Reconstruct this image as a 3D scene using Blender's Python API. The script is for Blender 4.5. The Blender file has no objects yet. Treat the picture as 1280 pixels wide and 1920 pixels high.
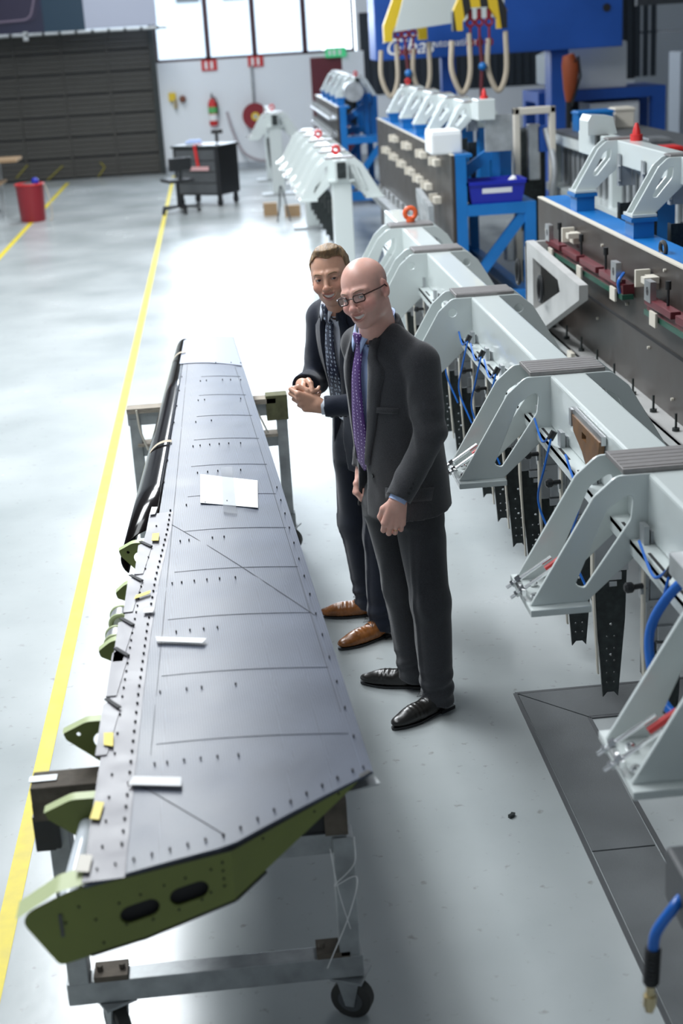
import bpy, bmesh, math, random
import numpy as np
from mathutils import Vector, Matrix, Euler
random.seed(7); rng = np.random.RandomState(7)
S = bpy.context.scene
COL = S.collection
PI = math.pi
# ------------------------------------------------------------------ camera
F_PX = 2700.0
_n = Vector((math.sin(math.atan(.06)), math.cos(math.atan(.06))))
_v = Vector((385-640, 62-960))
_k = -F_PX*F_PX/_v.dot(_n)
_Z = -Vector((_n[0]*_k, _n[1]*_k, F_PX)).normalized()     # world up seen from the lens (x right, y down, z forward)
_Y = Vector((_v[0], _v[1], F_PX)).normalized()
_X = _Y.cross(_Z)
W = Matrix((_X, _Y, _Z))                                   # lens -> world
cd = bpy.data.cameras.new('camera'); cam = bpy.data.objects.new('camera', cd); COL.objects.link(cam)
R3 = W @ Matrix(((1, 0, 0), (0, -1, 0), (0, 0, -1)))
cam.matrix_world = Matrix.Translation((0, 0, 2.6)) @ R3.to_4x4()
cd.sensor_fit = 'VERTICAL'; cd.sensor_height = 36; cd.sensor_width = 24
cd.lens = F_PX/1920*36; cd.clip_start = .05; cd.clip_end = 300
cd.dof.use_dof = True; cd.dof.focus_distance = 5.5; cd.dof.aperture_fstop = 2.6
S.camera = cam
# ------------------------------------------------------------------ world, lights, exposure
S.view_settings.view_transform = 'Standard'; S.view_settings.look = 'None'
S.view_settings.gamma = 1; S.view_settings.use_curve_mapping = False
S.view_settings.exposure = 0.14
wd = bpy.data.worlds.new('world'); S.world = wd; wd.use_nodes = True
wd.node_tree.nodes['Background'].inputs[0].default_value = (.80, .90, 1, 1)
wd.node_tree.nodes['Background'].inputs[1].default_value = 3.5
def area(name, loc, sx, sy, power, color=(1, 1, 1), rot=(0, 0, 0)):
    l = bpy.data.lights.new(name, 'AREA'); l.shape = 'RECTANGLE'; l.size = sx; l.size_y = sy
    l.energy = power; l.color = color
    o = bpy.data.objects.new(name, l); o.location = loc; o.rotation_euler = rot; COL.objects.link(o); return o
for i, (x, y, p) in enumerate(((-1.2, 4.4, 120), (-2.0, 8, 420), (2.6, 7.5, 50), (-1.4, 13, 540), (3.4, 12, 35), (-1.4, 18.5, 380), (3.4, 18, 30), (-1.6, 24.5, 200), (3.4, 24, 30))):  # first lamp is an added fill, brightening the men from the front
    area('ceiling_and_fill_lamp', (x, y, 6.2), 1.3, 3.6, p, (.93, .97, 1))
area('window_daylight', (.9, 29.2, 3.6), 3.6, 2.6, 300, (.78, .88, 1), (-PI/2, 0, 0))
# ------------------------------------------------------------------ materials
def mat(name, col, rough=.5, metal=0, spec=.5, bump=0, bscale=60, var=0, vscale=6, coat=0, emit=0, wear=None, stretch=None):
    m = bpy.data.materials.new(name); m.use_nodes = True; nt = m.node_tree; N = nt.nodes; L = nt.links
    b = N['Principled BSDF']
    b.inputs['Base Color'].default_value = (*col, 1); b.inputs['Roughness'].default_value = rough
    b.inputs['Metallic'].default_value = metal; b.inputs['Specular IOR Level'].default_value = spec
    b.inputs['Coat Weight'].default_value = coat
    tc = N.new('ShaderNodeTexCoord'); src = tc.outputs['Object']
    if stretch:
        mp = N.new('ShaderNodeMapping'); mp.inputs['Scale'].default_value = stretch; L.new(src, mp.inputs[0]); src = mp.outputs[0]
    if emit:
        b.inputs['Emission Color'].default_value = (*col, 1); b.inputs['Emission Strength'].default_value = emit
    if var or wear:
        n = N.new('ShaderNodeTexNoise'); n.inputs['Scale'].default_value = vscale; n.inputs['Detail'].default_value = 6; L.new(src, n.inputs['Vector'])
        r = N.new('ShaderNodeValToRGB'); L.new(n.outputs[0], r.inputs[0])
        c2 = wear if wear else tuple(min(1, c*(1+var)) for c in col)
        c1 = tuple(c*(1-var) for c in col)
        r.color_ramp.elements[0].color = (*c1, 1); r.color_ramp.elements[0].position = .32
        r.color_ramp.elements[1].color = (*c2, 1); r.color_ramp.elements[1].position = .72
        L.new(r.outputs[0], b.inputs['Base Color'])
        q = N.new('ShaderNodeMapRange'); q.inputs[3].default_value = max(0, rough-.12); q.inputs[4].default_value = min(1, rough+.12)
        L.new(n.outputs[0], q.inputs[0]); L.new(q.outputs[0], b.inputs['Roughness'])
    if bump:
        n2 = N.new('ShaderNodeTexNoise'); n2.inputs['Scale'].default_value = bscale; n2.inputs['Detail'].default_value = 4; L.new(src, n2.inputs['Vector'])
        bp = N.new('ShaderNodeBump'); bp.inputs['Strength'].default_value = bump; bp.inputs['Distance'].default_value = .004
        L.new(n2.outputs[0], bp.inputs['Height']); L.new(bp.outputs[0], b.inputs['Normal'])
    return m
M = {}
M['white_paint'] = mat('white_paint', (.60, .65, .64), .22, bump=.08, bscale=25, coat=.3)
M['blue_paint'] = mat('blue_paint', (.006, .15, .45), .38, var=.12, vscale=3)
M['crane_blue'] = mat('crane_blue', (.008, .075, .36), .5, var=.1, vscale=2)
M['royal'] = mat('royal_plastic', (.01, .02, .36), .35)
M['brown_panel'] = mat('brown_panel', (.042, .034, .029), .42, var=.18, vscale=4)
M['alu'] = mat('aluminium', (.55, .56, .57), .34, metal=.9, bump=.1, bscale=80, var=.12, vscale=9)
M['alu_dull'] = mat('dull_aluminium', (.42, .44, .45), .5, metal=.55, var=.18, vscale=7)
M['steel_dark'] = mat('dark_steel', (.035, .042, .042), .4, metal=.4, var=.35, vscale=30)
M['black'] = mat('black_plastic', (.012, .013, .015), .4)
M['black_gloss'] = mat('black_gloss', (.006, .004, .004), .13, spec=.35)
M['cream'] = mat('cream_plate', (.62, .58, .5), .5)
M['trolley'] = mat('worn_galvanised', (.34, .36, .37), .48, metal=.35, bump=.15, bscale=40, var=.22, vscale=14)
M['raw_wood'] = mat('dirty_wood', (.34, .3, .25), .85, var=.3, vscale=22, bump=.5, bscale=60, stretch=(1, 6, 6))
M['old_wood'] = mat('old_brown_wood', (.105, .088, .07), .85, var=.35, vscale=16, bump=.5, bscale=60)
M['primer'] = mat('green_primer', (.165, .20, .045), .5, var=.08, vscale=5)
M['primer_light'] = mat('pale_green_primer', (.5, .57, .3), .5)
M['white_tape'] = mat('white_tape', (.8, .8, .8), .6)
M['yellow_tape'] = mat('yellow_tape', (.82, .65, .03), .5, var=.1)
M['paper'] = mat('white_paper', (.85, .88, .9), .6)
M['hose'] = mat('blue_hose', (.01, .13, .52), .3)
M['red'] = mat('red_paint', (.55, .02, .02), .4)
M['orange'] = mat('orange_paint', (.75, .12, .03), .4)
M['maroon'] = mat('maroon_paint', (.12, .018, .025), .4)
M['chrome'] = mat('chrome', (.8, .8, .8), .16, metal=1)
M['brass'] = mat('brass', (.62, .52, .32), .3, metal=.9)
M['rubber'] = mat('rubber', (.03, .03, .028), .6, var=.3)
M['grey_dark'] = mat('dark_grey', (.07, .075, .08), .5, var=.1)
M['grey_plate'] = mat('grey_cover_plate', (.115, .125, .13), .42, bump=.25, bscale=300, var=.12, vscale=5)
M['cardboard'] = mat('cardboard', (.3, .2, .11), .8)
M['yellow'] = mat('yellow_paint', (.72, .5, .02), .45)
M['sling'] = mat('sling_webbing', (.5, .43, .33), .9, bump=.3, bscale=200)
M['hole'] = mat('dark_recess', (.01, .01, .012), .7)
M['caramel'] = mat('bakelite_brown', (.17, .085, .035), .45, var=.25, vscale=20)
M['green_glass'] = mat('green_laminate', (.02, .09, .06), .3)
M['teal_case'] = mat('white_plastic', (.75, .77, .78), .45)
# ------------------------------------------------------------------ mesh collector
class MB:
    def __init__(s): s.v = []; s.f = []; s.mi = []
    def add(s, vs, fs, m=0):
        o = len(s.v); s.v += [tuple(v) for v in vs]; s.f += [tuple(i+o for i in f) for f in fs]; s.mi += [m]*len(fs); return s
    def box(s, c, d, rot=None, m=0, ch=0):
        """box of size d about c; ch bevels the edges"""
        hx, hy, hz = d[0]/2, d[1]/2, d[2]/2
        if ch:
            bm = bmesh.new(); bmesh.ops.create_cube(bm, size=1)
            for v in bm.verts: v.co = Vector((v.co.x*d[0], v.co.y*d[1], v.co.z*d[2]))
            bmesh.ops.bevel(bm, geom=bm.edges[:], offset=ch, segments=2, affect='EDGES', profile=.6)
            vs = [v.co.copy() for v in bm.verts]; fs = [tuple(v.index for v in f.verts) for f in bm.faces]; bm.free()
        else:
            vs = [Vector((x, y, z)) for x in (-hx, hx) for y in (-hy, hy) for z in (-hz, hz)]
            fs = [(0, 1, 3, 2), (4, 6, 7, 5), (0, 4, 5, 1), (2, 3, 7, 6), (0, 2, 6, 4), (1, 5, 7, 3)]
        if rot is not None:
            R = rot if isinstance(rot, Matrix) else Euler(rot).to_matrix()
            vs = [R @ v for v in vs]
        return s.add([v+Vector(c) for v in vs], fs, m)
    def bb(s, a, b, m=0, ch=0):
        a = Vector(a); b = Vector(b); return s.box((a+b)/2, [abs(t) for t in (b-a)], None, m, ch)
    def bar(s, a, b, w, h, m=0, up=(0, 0, 1), ch=0):
        """rectangular bar from a to b, w sideways, h along up"""
        a = Vector(a); b = Vector(b); d = (b-a); L = d.length; d.normalize(); u = Vector(up)
        x = u.cross(d)
        if x.length < 1e-4: x = Vector((1, 0, 0))
        x.normalize(); z = d.cross(x)
        R = Matrix((x, d, z)).transposed()
        return s.box((a+b)/2, (w, L, h), R, m, ch)
    def tube(s, pts, r, n=10, m=0, cap=True, r1=None):
        pts = [Vector(p) for p in pts]; k = len(pts); rs = r if isinstance(r, (list, tuple)) else [r]*k
        vs = []; fs = []; prev = None
        for i, p in enumerate(pts):
            t = (pts[min(i+1, k-1)]-pts[max(i-1, 0)]).normalized()
            if prev is None:
                x = t.orthogonal().normalized()
            else:
                x = (prev-t*prev.dot(t)).normalized()
            prev = x; y = t.cross(x)
            for j in range(n):
                a = 2*PI*j/n; vs.append(p+(x*math.cos(a)+y*math.sin(a))*rs[i])
        for i in range(k-1):
            for j in range(n):
                fs.append((i*n+j, i*n+(j+1) % n, (i+1)*n+(j+1) % n, (i+1)*n+j))
        if cap: fs.append(tuple(range(n-1, -1, -1))); fs.append(tuple((k-1)*n+j for j in range(n)))
        return s.add(vs, fs, m)
    def cyl(s, a, b, r, n=16, m=0, r1=None): return s.tube([a, b], [r, r if r1 is None else r1], n, m)
    def ball(s, c, r, m=0, n=12, sc=(1, 1, 1)):
        vs = []; fs = []
        for i in range(n//2+1):
            t = PI*i/(n//2)
            for j in range(n):
                a = 2*PI*j/n; vs.append((c[0]+r*sc[0]*math.sin(t)*math.cos(a), c[1]+r*sc[1]*math.sin(t)*math.sin(a), c[2]+r*sc[2]*math.cos(t)))
        for i in range(n//2):
            for j in range(n): fs.append((i*n+j, (i+1)*n+j, (i+1)*n+(j+1) % n, i*n+(j+1) % n))
        return s.add(vs, fs, m)
    def ring(s, c, R, r, axis='y', m=0, n=20, k=8, sc=1):
        pts = []
        for i in range(n+1):
            a = 2*PI*i/n; u, v = R*math.cos(a), R*sc*math.sin(a)
            pts.append({'y': (c[0]+u, c[1], c[2]+v), 'x': (c[0], c[1]+u, c[2]+v), 'z': (c[0]+u, c[1]+v, c[2])}[axis])
        return s.tube(pts, r, k, m, cap=False)
    def prism(s, pts, h, T=None, m=0):
        """polygon pts in local xy extruded by h along local z, mapped by T(x,y,z)"""
        n = len(pts); T = T or (lambda x, y, z: (x, y, z))
        vs = [T(x, y, 0) for x, y in pts]+[T(x, y, h) for x, y in pts]
        fs = [tuple(range(n-1, -1, -1)), tuple(range(n, 2*n))]+[(i, (i+1) % n, n+(i+1) % n, n+i) for i in range(n)]
        return s.add(vs, fs, m)
    def build(s, name, m, parent=None, smooth=False, loc=None):
        me = bpy.data.meshes.new(name); me.from_pydata(s.v, [], s.f)
        ms = m if isinstance(m, (list, tuple)) else [m]
        for q in ms: me.materials.append(M[q] if isinstance(q, str) else q)
        if len(ms) > 1: me.polygons.foreach_set('material_index', s.mi)
        bm = bmesh.new(); bm.from_mesh(me); bmesh.ops.recalc_face_normals(bm, faces=bm.faces); bm.to_mesh(me); bm.free()
        return link(name, me, parent, smooth, loc)
def link(name, me, parent=None, smooth=False, loc=None):
    if smooth:
        me.polygons.foreach_set('use_smooth', [True]*len(me.polygons))
        try: me.set_sharp_from_angle(angle=math.radians(38))
        except Exception: pass
    o = bpy.data.objects.new(name, me); COL.objects.link(o)
    if parent is not None:
        o.parent = parent
    if loc: o.location = loc
    return o
def tag(o, label=None, cat=None, group=None, kind=None):
    if label: o['label'] = label
    if cat: o['category'] = cat
    if group: o['group'] = group
    if kind: o['kind'] = kind
    return o
def thing(name, label, cat, loc=(0, 0, 0), rz=0, group=None):
    o = bpy.data.objects.new(name, None); o.empty_display_size = .1; COL.objects.link(o)
    o.location = loc; o.rotation_euler = (0, 0, rz); return tag(o, label, cat, group)
def shift(o):
    """children were modelled in world coordinates: bring them into the frame of their Empty"""
    loc = o.location.copy()
    for c in o.children:
        c.location = c.location-loc
    return o
def dup(o, loc, label=None, rz=None, group=None):
    def cp(a, par):
        c = a.copy(); COL.objects.link(c); c.parent = par
        for ch in kids.get(a.name, []): cp(ch, c)
        return c
    kids = {}
    for q in o.children_recursive: kids.setdefault(q.parent.name, []).append(q)
    r = cp(o, None); r.location = loc
    if rz is not None: r.rotation_euler = (0, 0, rz)
    if label: r['label'] = label
    if group: r['group'] = group
    return r
def rrect(cx, cy, w, h, r, n=5):
    pts = []
    for (sx, sy, a0) in ((1, 1, 0), (-1, 1, 90), (-1, -1, 180), (1, -1, 270)):
        for i in range(n+1):
            a = math.radians(a0+90*i/n); pts.append((cx+sx*(w/2-r)+r*math.cos(a), cy+sy*(h/2-r)+r*math.sin(a)))
    return pts
def circ(cx, cy, r, n=20): return [(cx+r*math.cos(2*PI*i/n), cy+r*math.sin(2*PI*i/n)) for i in range(n)]
def rounded(pts, radii, n=5):
    """polygon with rounded corners"""
    out = []; k = len(pts)
    for i, p in enumerate(pts):
        r = radii[i] if isinstance(radii, (list, tuple)) else radii
        P = Vector(p); A = Vector(pts[i-1]); B = Vector(pts[(i+1) % k])
        if r <= 0: out.append(tuple(P)); continue
        u = (A-P).normalized(); v = (B-P).normalized(); ang = u.angle(v)
        d = min(r/math.tan(ang/2), (A-P).length*.48, (B-P).length*.48)
        p0 = P+u*d; p1 = P+v*d
        for j in range(n+1):
            t = j/n; out.append(tuple((1-t)**2*p0+2*t*(1-t)*P+t*t*p1))
    return out
def plate(mb, outer, holes, th, T, m=0, bevel=0):
    """flat plate with holes; T maps (x, y, z) with z in 0..th"""
    cu = bpy.data.curves.new('tmp', 'CURVE'); cu.dimensions = '2D'; cu.fill_mode = 'BOTH'; cu.extrude = th/2-bevel; cu.bevel_depth = bevel; cu.bevel_resolution = 1
    cu.offset = -bevel
    for loop in [outer]+list(holes):
        sp = cu.splines.new('POLY'); sp.points.add(len(loop)-1)
        for q, p in zip(sp.points, loop): q.co = (p[0], p[1], 0, 1)
        sp.use_cyclic_u = True
    ob = bpy.data.objects.new('tmp', cu); me = bpy.data.meshes.new_from_object(ob)
    vs = [T(v.co.x, v.co.y, v.co.z+th/2) for v in me.vertices]; fs = [tuple(p.vertices) for p in me.polygons]
    mb.add(vs, fs, m); bpy.data.objects.remove(ob); bpy.data.curves.remove(cu); bpy.data.meshes.remove(me); return mb
# ------------------------------------------------------------------ floor
def floor_material():
    m = bpy.data.materials.new('white_epoxy_floor'); m.use_nodes = True; nt = m.node_tree; N = nt.nodes; L = nt.links; b = N['Principled BSDF']
    tc = N.new('ShaderNodeTexCoord')
    n = N.new('ShaderNodeTexNoise'); n.inputs['Scale'].default_value = .9; n.inputs['Detail'].default_value = 7; L.new(tc.outputs['Object'], n.inputs[0])
    r = N.new('ShaderNodeValToRGB'); r.color_ramp.elements[0].position = .3; r.color_ramp.elements[1].position = .7
    r.color_ramp.elements[0].color = (.35, .385, .39, 1); r.color_ramp.elements[1].color = (.47, .50, .505, 1); L.new(n.outputs[0], r.inputs[0])
    n3 = N.new('ShaderNodeTexNoise'); n3.inputs['Scale'].default_value = 22; n3.inputs['Detail'].default_value = 8; L.new(tc.outputs['Object'], n3.inputs[0])
    r3 = N.new('ShaderNodeValToRGB'); r3.color_ramp.elements[0].position = .26; r3.color_ramp.elements[1].position = .36
    r3.color_ramp.elements[0].color = (.72, .7, .66, 1); r3.color_ramp.elements[1].color = (1, 1, 1, 1); L.new(n3.outputs[0], r3.inputs[0])
    mx = N.new('ShaderNodeMixRGB'); mx.blend_type = 'MULTIPLY'; mx.inputs[0].default_value = 1; L.new(r.outputs[0], mx.inputs[1]); L.new(r3.outputs[0], mx.inputs[2])
    L.new(mx.outputs[0], b.inputs['Base Color'])
    q = N.new('ShaderNodeMapRange'); q.inputs[3].default_value = .14; q.inputs[4].default_value = .34; L.new(n.outputs[0], q.inputs[0]); L.new(q.outputs[0], b.inputs['Roughness'])
    bp = N.new('ShaderNodeBump'); bp.inputs['Strength'].default_value = .12; bp.inputs['Distance'].default_value = .003; L.new(n3.outputs[0], bp.inputs['Height']); L.new(bp.outputs[0], b.inputs['Normal'])
    return m
M['floor'] = floor_material()
M['wall'] = mat('white_wall', (.76, .79, .82), .6, bump=.1, bscale=20)
M['wall_grey'] = mat('grey_wall_panel', (.42, .46, .5), .5)
M['ceiling'] = mat('ceiling_grey', (.24, .25, .27), .8)
floor = tag(MB().bb((-9, -3, -.2), (13, 30, 0)).build('floor', 'floor'), 'glossy white painted workshop floor', kind='structure')
tag(MB().bb((-9, -3, 7), (13, 30, 7.2)).build('ceiling', 'ceiling'), 'grey workshop ceiling', kind='structure')
tag(MB().bb((-9.2, -3, 0), (-9, 30, 7)).build('wall_left', 'wall'), 'plain white side wall', kind='structure')
tag(MB().bb((13, -3, 0), (13.2, 30, 7)).build('wall_right', 'wall_grey'), 'grey side wall', kind='structure')
tag(MB().bb((-9, -3.2, 0), (13, -3, 7)).build('wall_front', 'wall'), 'wall behind the camera', kind='structure')
WY = 29.6
wb = MB()
# opening for the window x -1.0..2.9, z 2.12..5.2 ; opening for the door x -5.4..-1.0, z 0..2.7
for a, b in (((-9, 0), (-5.5, 7)), ((-5.5, 2.8), (-1.02, 7)), ((-1.02, 0), (13, 2.1)), ((-1.02, 5.0), (13, 7)), ((2.95, 2.1), (13, 5.0))):
    wb.bb((a[0], WY, a[1]), (b[0], WY+.25, b[1]))
wall_back = tag(wb.build('wall_back', 'wall'), 'white painted back wall', kind='structure')
# trench cover plates let into the floor
cv = [[(1.035, 5.195), (1.255, 4.95), (1.245, 4.02), (1.035, 4.02)], [(1.036, 4.012), (1.245, 4.012), (1.245, 2.2), (1.03, 2.2)],
      [(1.04, 5.2), (2.3, 5.2), (2.3, 4.955), (1.26, 4.955)]]
for c in cv:
    o = MB().prism(c, .006, lambda x, y, z: (x, y, z-.001)).build('cover_plate', 'grey_plate', floor)
fr = MB()
for a, b in (((1.025, 5.21), (1.02, 2.2)), ((1.262, 4.945), (1.255, 2.2)), ((1.025, 5.21), (2.3, 5.212)), ((1.262, 4.945), (2.3, 4.945))):
    fr.bar((*a, .002), (*b, .002), .016, .006)
fr.build('trench_edge', 'grey_dark', floor)
# floor markings
ln = MB().bb((-.875, -2, 0), (-.815, 28.9, .0015)).build('floor_stripe', mat('yellow_floor_paint', (.68, .55, .02), .5, var=.14, vscale=8), floor)
MB().bb((-2.93, 8, 0), (-2.86, 28.9, .0015)).build('floor_stripe', ln.data.materials[0], floor)
# ------------------------------------------------------------------ big door
def R(a): return math.radians(a)
door = tag(MB().bb((-5.5, WY+.05, 0), (-1.04, WY+.12, 2.78)).build('door_1', mat('door_back', (.05, .052, .055), .6)), 'dark grey sectional roller door', kind='structure')
dm = mat('door_slat', (.066, .063, .056), .5, metal=.2, var=.12, vscale=3)
xs = [-5.5, -4.62, -3.72, -2.82, -1.94, -1.1]; zs = [0.02+.395*i for i in range(8)]
dpan = None
for i in range(5):
    for j in range(7):
        if dpan is None:
            mb = MB(); w = .84; 
            for k in range(4): mb.box((0, 0, -.132+.088*k), (w, .05, .078))
            mb.box((0, .03, 0), (w, .03, .36))
            dpan = mb.build('door_panel', dm, door)
            o = dpan
        else:
            o = bpy.data.objects.new('door_panel', dpan.data); COL.objects.link(o); o.parent = door
        o.location = ((xs[i]+xs[i+1])/2, WY, zs[j]+.195); o.scale = ((xs[i+1]-xs[i]-.05)/.84, 1, 1)
mb = MB()
for x in xs: mb.bb((x-.02, WY-.04, 0), (x+.02, WY+.04, 2.78))
mb.build('door_stile', dm, door)
mb = MB(); mb.bb((-1.1, WY-.12, 0), (-1.0, WY, 2.8)); mb.build('trim_1', 'steel_dark').update_tag()
tag(bpy.data.objects['trim_1'], 'dark guide rail of the roller door', kind='structure')
# yellow hazard strokes painted low on the door
hz = MB()
for a in (((-3.35, .02), (-3.02, .28)), ((-2.35, .02), (-2.2, .2)), ((-2.2, .2), (-2.28, .3)), ((-3.95, .1), (-3.7, .34))):
    hz.bar((a[0][0], WY-.036, a[0][1]), (a[1][0], WY-.036, a[1][1]), .02, .06, up=(0, 1, 0))
hz.build('door_marking', mat('faded_yellow', (.3, .26, .03), .6), door)
# ------------------------------------------------------------------ windows in the back wall
glass = bpy.data.materials.new('window_glass'); glass.use_nodes = True
g = glass.node_tree.nodes['Principled BSDF']; g.inputs['Transmission Weight'].default_value = 1; g.inputs['Roughness'].default_value = 0; g.inputs['IOR'].default_value = 1.02
g.inputs['Base Color'].default_value = (.95, .98, 1, 1)
wf = mat('window_frame_paint', (.06, .02, .03), .4)
wx = [-1.0, .02, .93, 1.92, 2.9]
for i in range(4):
    a, b = wx[i], wx[i+1]
    mb = MB(); t = .05
    mb.bb((a, WY+.02, 2.1), (a+t, WY+.16, 5.0)); mb.bb((b-t, WY+.02, 2.1), (b, WY+.16, 5.0))
    mb.bb((a, WY+.02, 2.1), (b, WY+.16, 2.1+t)); mb.bb((a, WY+.02, 4.95), (b, WY+.16, 5.0)); mb.bb((a, WY+.03, 3.5), (b, WY+.15, 3.55))
    w_ = tag(mb.build('window_%d' % (i+1), wf), 'tall dark-framed window in the back wall', kind='structure')
    MB().bb((a+t, WY+.085, 2.15), (b-t, WY+.092, 3.5)).build('pane', glass, w_)
    MB().bb((a+t, WY+.085, 3.55), (b-t, WY+.092, 4.95)).build('pane', glass, w_)
# outside
tag(MB().bb((-60, 30.5, -.3), (60, 140, -.1)).build('yard', mat('yard', (.5, .5, .48), .8)), 'pale yard outside the windows', kind='structure')
bl = thing('far_building', 'pale low building outside, seen through the left windows', 'building', (-2.0, 95, 0))
MB().bb((-9, -3, 0), (9, 3, 7.2)).build('wall', mat('pale_render', (.55, .6, .65), .8), bl)
mb = MB()
for k in range(6): mb.bb((-8+2.8*k, -3.1, 4.4), (-6.6+2.8*k, -3, 6))
mb.build('window', 'grey_dark', bl)
MB().prism([(-9.5, 7.2), (9.5, 7.2), (0, 9.4)], 6.4, lambda x, y, z: (x, z-3.2, y)).build('roof', mat('pale_roof', (.4, .46, .52), .7), bl)
# right part of the back wall: dark cladding strips, dado
cl = MB()
x = 3.05
while x < 8.9:
    cl.bb((x, WY-.06, 1.28), (x+.11, WY, 2.75)); x += .16
cl.bb((3.0, WY-.02, 1.25), (8.95, WY, 2.8))
tag(cl.build('trim_2', mat('dark_cladding', (.022, .03, .04), .5)), 'dark ribbed cladding above the dado', kind='structure')
tag(MB().bb((2.62, WY-.08, 1.15), (2.98, WY, 2.1)).bb((2.98, WY-.1, 1.0), (3.05, WY, 2.1)).build('trim_3', 'wall'), 'white door post', kind='structure')
rd = tag(MB().bb((2.0, WY-.05, 0), (2.85, WY, 2.02)).build('door_2', 'maroon'), 'dark maroon door', kind='structure')
MB().box((2.1, WY-.09, 1.02), (.12, .04, .03)).build('door_handle', 'alu', rd)
tag(MB().bb((-1.02, WY-.015, 0), (13, WY, .12)).build('baseboard_back', 'wall_grey'), 'grey skirting of the back wall', kind='structure')
gw = MB()
for k in range(4):
    gw.bb((8.5+1.1*k, WY-.05, .1), (9.55+1.1*k, WY, 2.1)); gw.bb((8.5+1.1*k, WY-.05, 2.14), (9.55+1.1*k, WY, 4.4))
tag(gw.build('trim_4', 'wall_grey'), 'grey sheet panels on the right of the back wall', kind='structure')
# ------------------------------------------------------------------ overhead jigs (beam with saddle brackets and hanging plates)
M['rail_grey'] = mat('light_rail', (.5, .5, .49), .45, metal=.2, var=.1)
M['top_plate'] = mat('bare_top_plate', (.27, .255, .25), .42, metal=.5, var=.15, vscale=30, stretch=(1, 12, 1))
def half_plate(sx, hole):
    out = rounded([(-.05, .0), (-.165, .0), (-.235, -.06), (-.43, -.39), (-.255, -.39), (-.05, -.205)], [0, .05, .05, .0, 0, 0])
    if hole == 'slot':
        hs = [rounded([(-.112, -.05), (-.122, -.14), (-.262, -.345), (-.292, -.335), (-.192, -.1)], [.03, .04, .012, .012, .05])]
    elif hole == 'big':
        hs = [rounded([(-.12, -.05), (-.13, -.14), (-.25, -.28), (-.28, -.27), (-.19, -.1)], [.02, .04, .02, .02, .04])]
    else: hs = [circ(-.165, -.07, .021, 16)]
    mb = MB(); plate(mb, [(sx*x, z) for x, z in out], [[(sx*x, z) for x, z in h] for h in hs], .014, lambda x, y, z: (x, z, y), bevel=.003)
    return mb
MESH = {}
def shared(key, fn, name, m, parent, loc, smooth=False, kind=None):
    if key not in MESH:
        o = fn().build(name, m, parent, smooth); MESH[key] = o.data
    else:
        o = bpy.data.objects.new(name, MESH[key]); COL.objects.link(o); o.parent = parent
    o.location = loc; return o
def top_plate():
    mb = MB().box((0, .1, .008), (.29, .2, .016), ch=.003)
    for k in range(5): mb.box((0, .03+.035*k, .0165), (.28, .031, .0025))
    return mb
def foot_plate(): return MB().box((0, .12, -.4), (.185, .31, .022), ch=.003)
def clamp():
    mb = MB()
    for dy, dz in ((.05, 0), (.11, .01)):
        mb.cyl((-.09, dy, -.055+dz), (.05, dy, .035+dz), .006, 8); mb.cyl((-.06, dy, -.036+dz), (-.045, dy, -.026+dz), .013, 6); mb.cyl((-.075, dy, -.046+dz), (-.068, dy, -.041+dz), .011, 6)
    mb.box((-.052, .08, -.035), (.012, .1, .02)); mb.ball((-.02, .03, -.05), .014); mb.ball((.0, .14, -.05), .014)
    return mb
def bracket(t, y, top, hole, clamps=False, spread=.22, ys=1):
    for sx in (-1, 1):
        for dy in (0, spread):
            shared(('hp', sx, hole), lambda: half_plate(sx, hole), 'bracket_plate', 'white_paint', t, (0, y+dy, top))
        shared('foot', foot_plate, 'foot_plate', 'white_paint', t, (sx*.342, y, top)).scale = (1, ys, 1)
    o = shared('top', top_plate, 'top_plate', 'top_plate', t, (0, y+.01, top)); o.scale = (1, ys, 1)
    if clamps:
        c = shared('clamp', clamp, 'clamp', 'chrome', t, (-.385, y+.02, top-.33))
        shared('handle', lambda: MB().cyl((.03, .1, .01), (.1, .1, .055), .01, 8), 'handle', 'red', c, (0, 0, 0))
def beam(t, y0, y1, top, h=.2):
    mb = MB(); pts = rounded([(-.07, 0), (.07, 0), (.07, -h), (-.07, -h)], .012, 3)
    mb.prism(pts, y1-y0, lambda x, y, z: (x, z+y0, y+top)); mb.build('beam', 'white_paint', t)
def post(t, y, top, z=.0):
    MB().bb((-.1, y-.08, .03), (.1, y+.08, top-.2), ch=.008).bb((-.13, y-.11, top-.22), (.13, y+.11, top-.198)).build('support_post', 'white_paint', t)
    MB().bb((-.28, y-.2, 0), (.28, y+.2, .03)).build('base_plate', 'alu_dull', t)
def eye(t, x, y, z, m='orange'):
    MB().ring((x, y, z+.055), .036, .016, 'y').cyl((x, y, z), (x, y, z+.025), .03).build('lifting_eye', m, t, True)
# --- nearest jig
t = thing('drilling_jig', 'long white-painted beam jig with saddle brackets and hanging dark plates, beside the two men', 'jig', (1.26, 3, 0))
TOP = 1.3
beam(t, -1.2, 7.6, TOP)
BY = [-.13, .96, 2.24, 3.95, 5.45, 6.6]
for y, h in zip(BY, ('slot', 'slot', 'slot', 'hole', 'hole', 'slot')): bracket(t, y, TOP, h, clamps=h == 'slot' and y < 3)
post(t, 7.4, TOP); post(t, -1.1, TOP)
eye(t, .01, 6.75, TOP+.02)
# slotted rail under the beam with hose clips
mb = MB(); mb.bb((-.125, -1.1, TOP-.215), (-.065, 7.3, TOP-.2)).bb((-.125, -1.1, TOP-.245), (-.117, 7.3, TOP-.2))
mb.build('slotted_rail', 'white_paint', t)
mb = MB()
for k in range(30): mb.bb((-.11, -1.0+.28*k, TOP-.2005), (-.1, -.85+.28*k, TOP-.199))
tag(mb.build('rail_slot', 'hole', t), kind='stuff')
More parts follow.
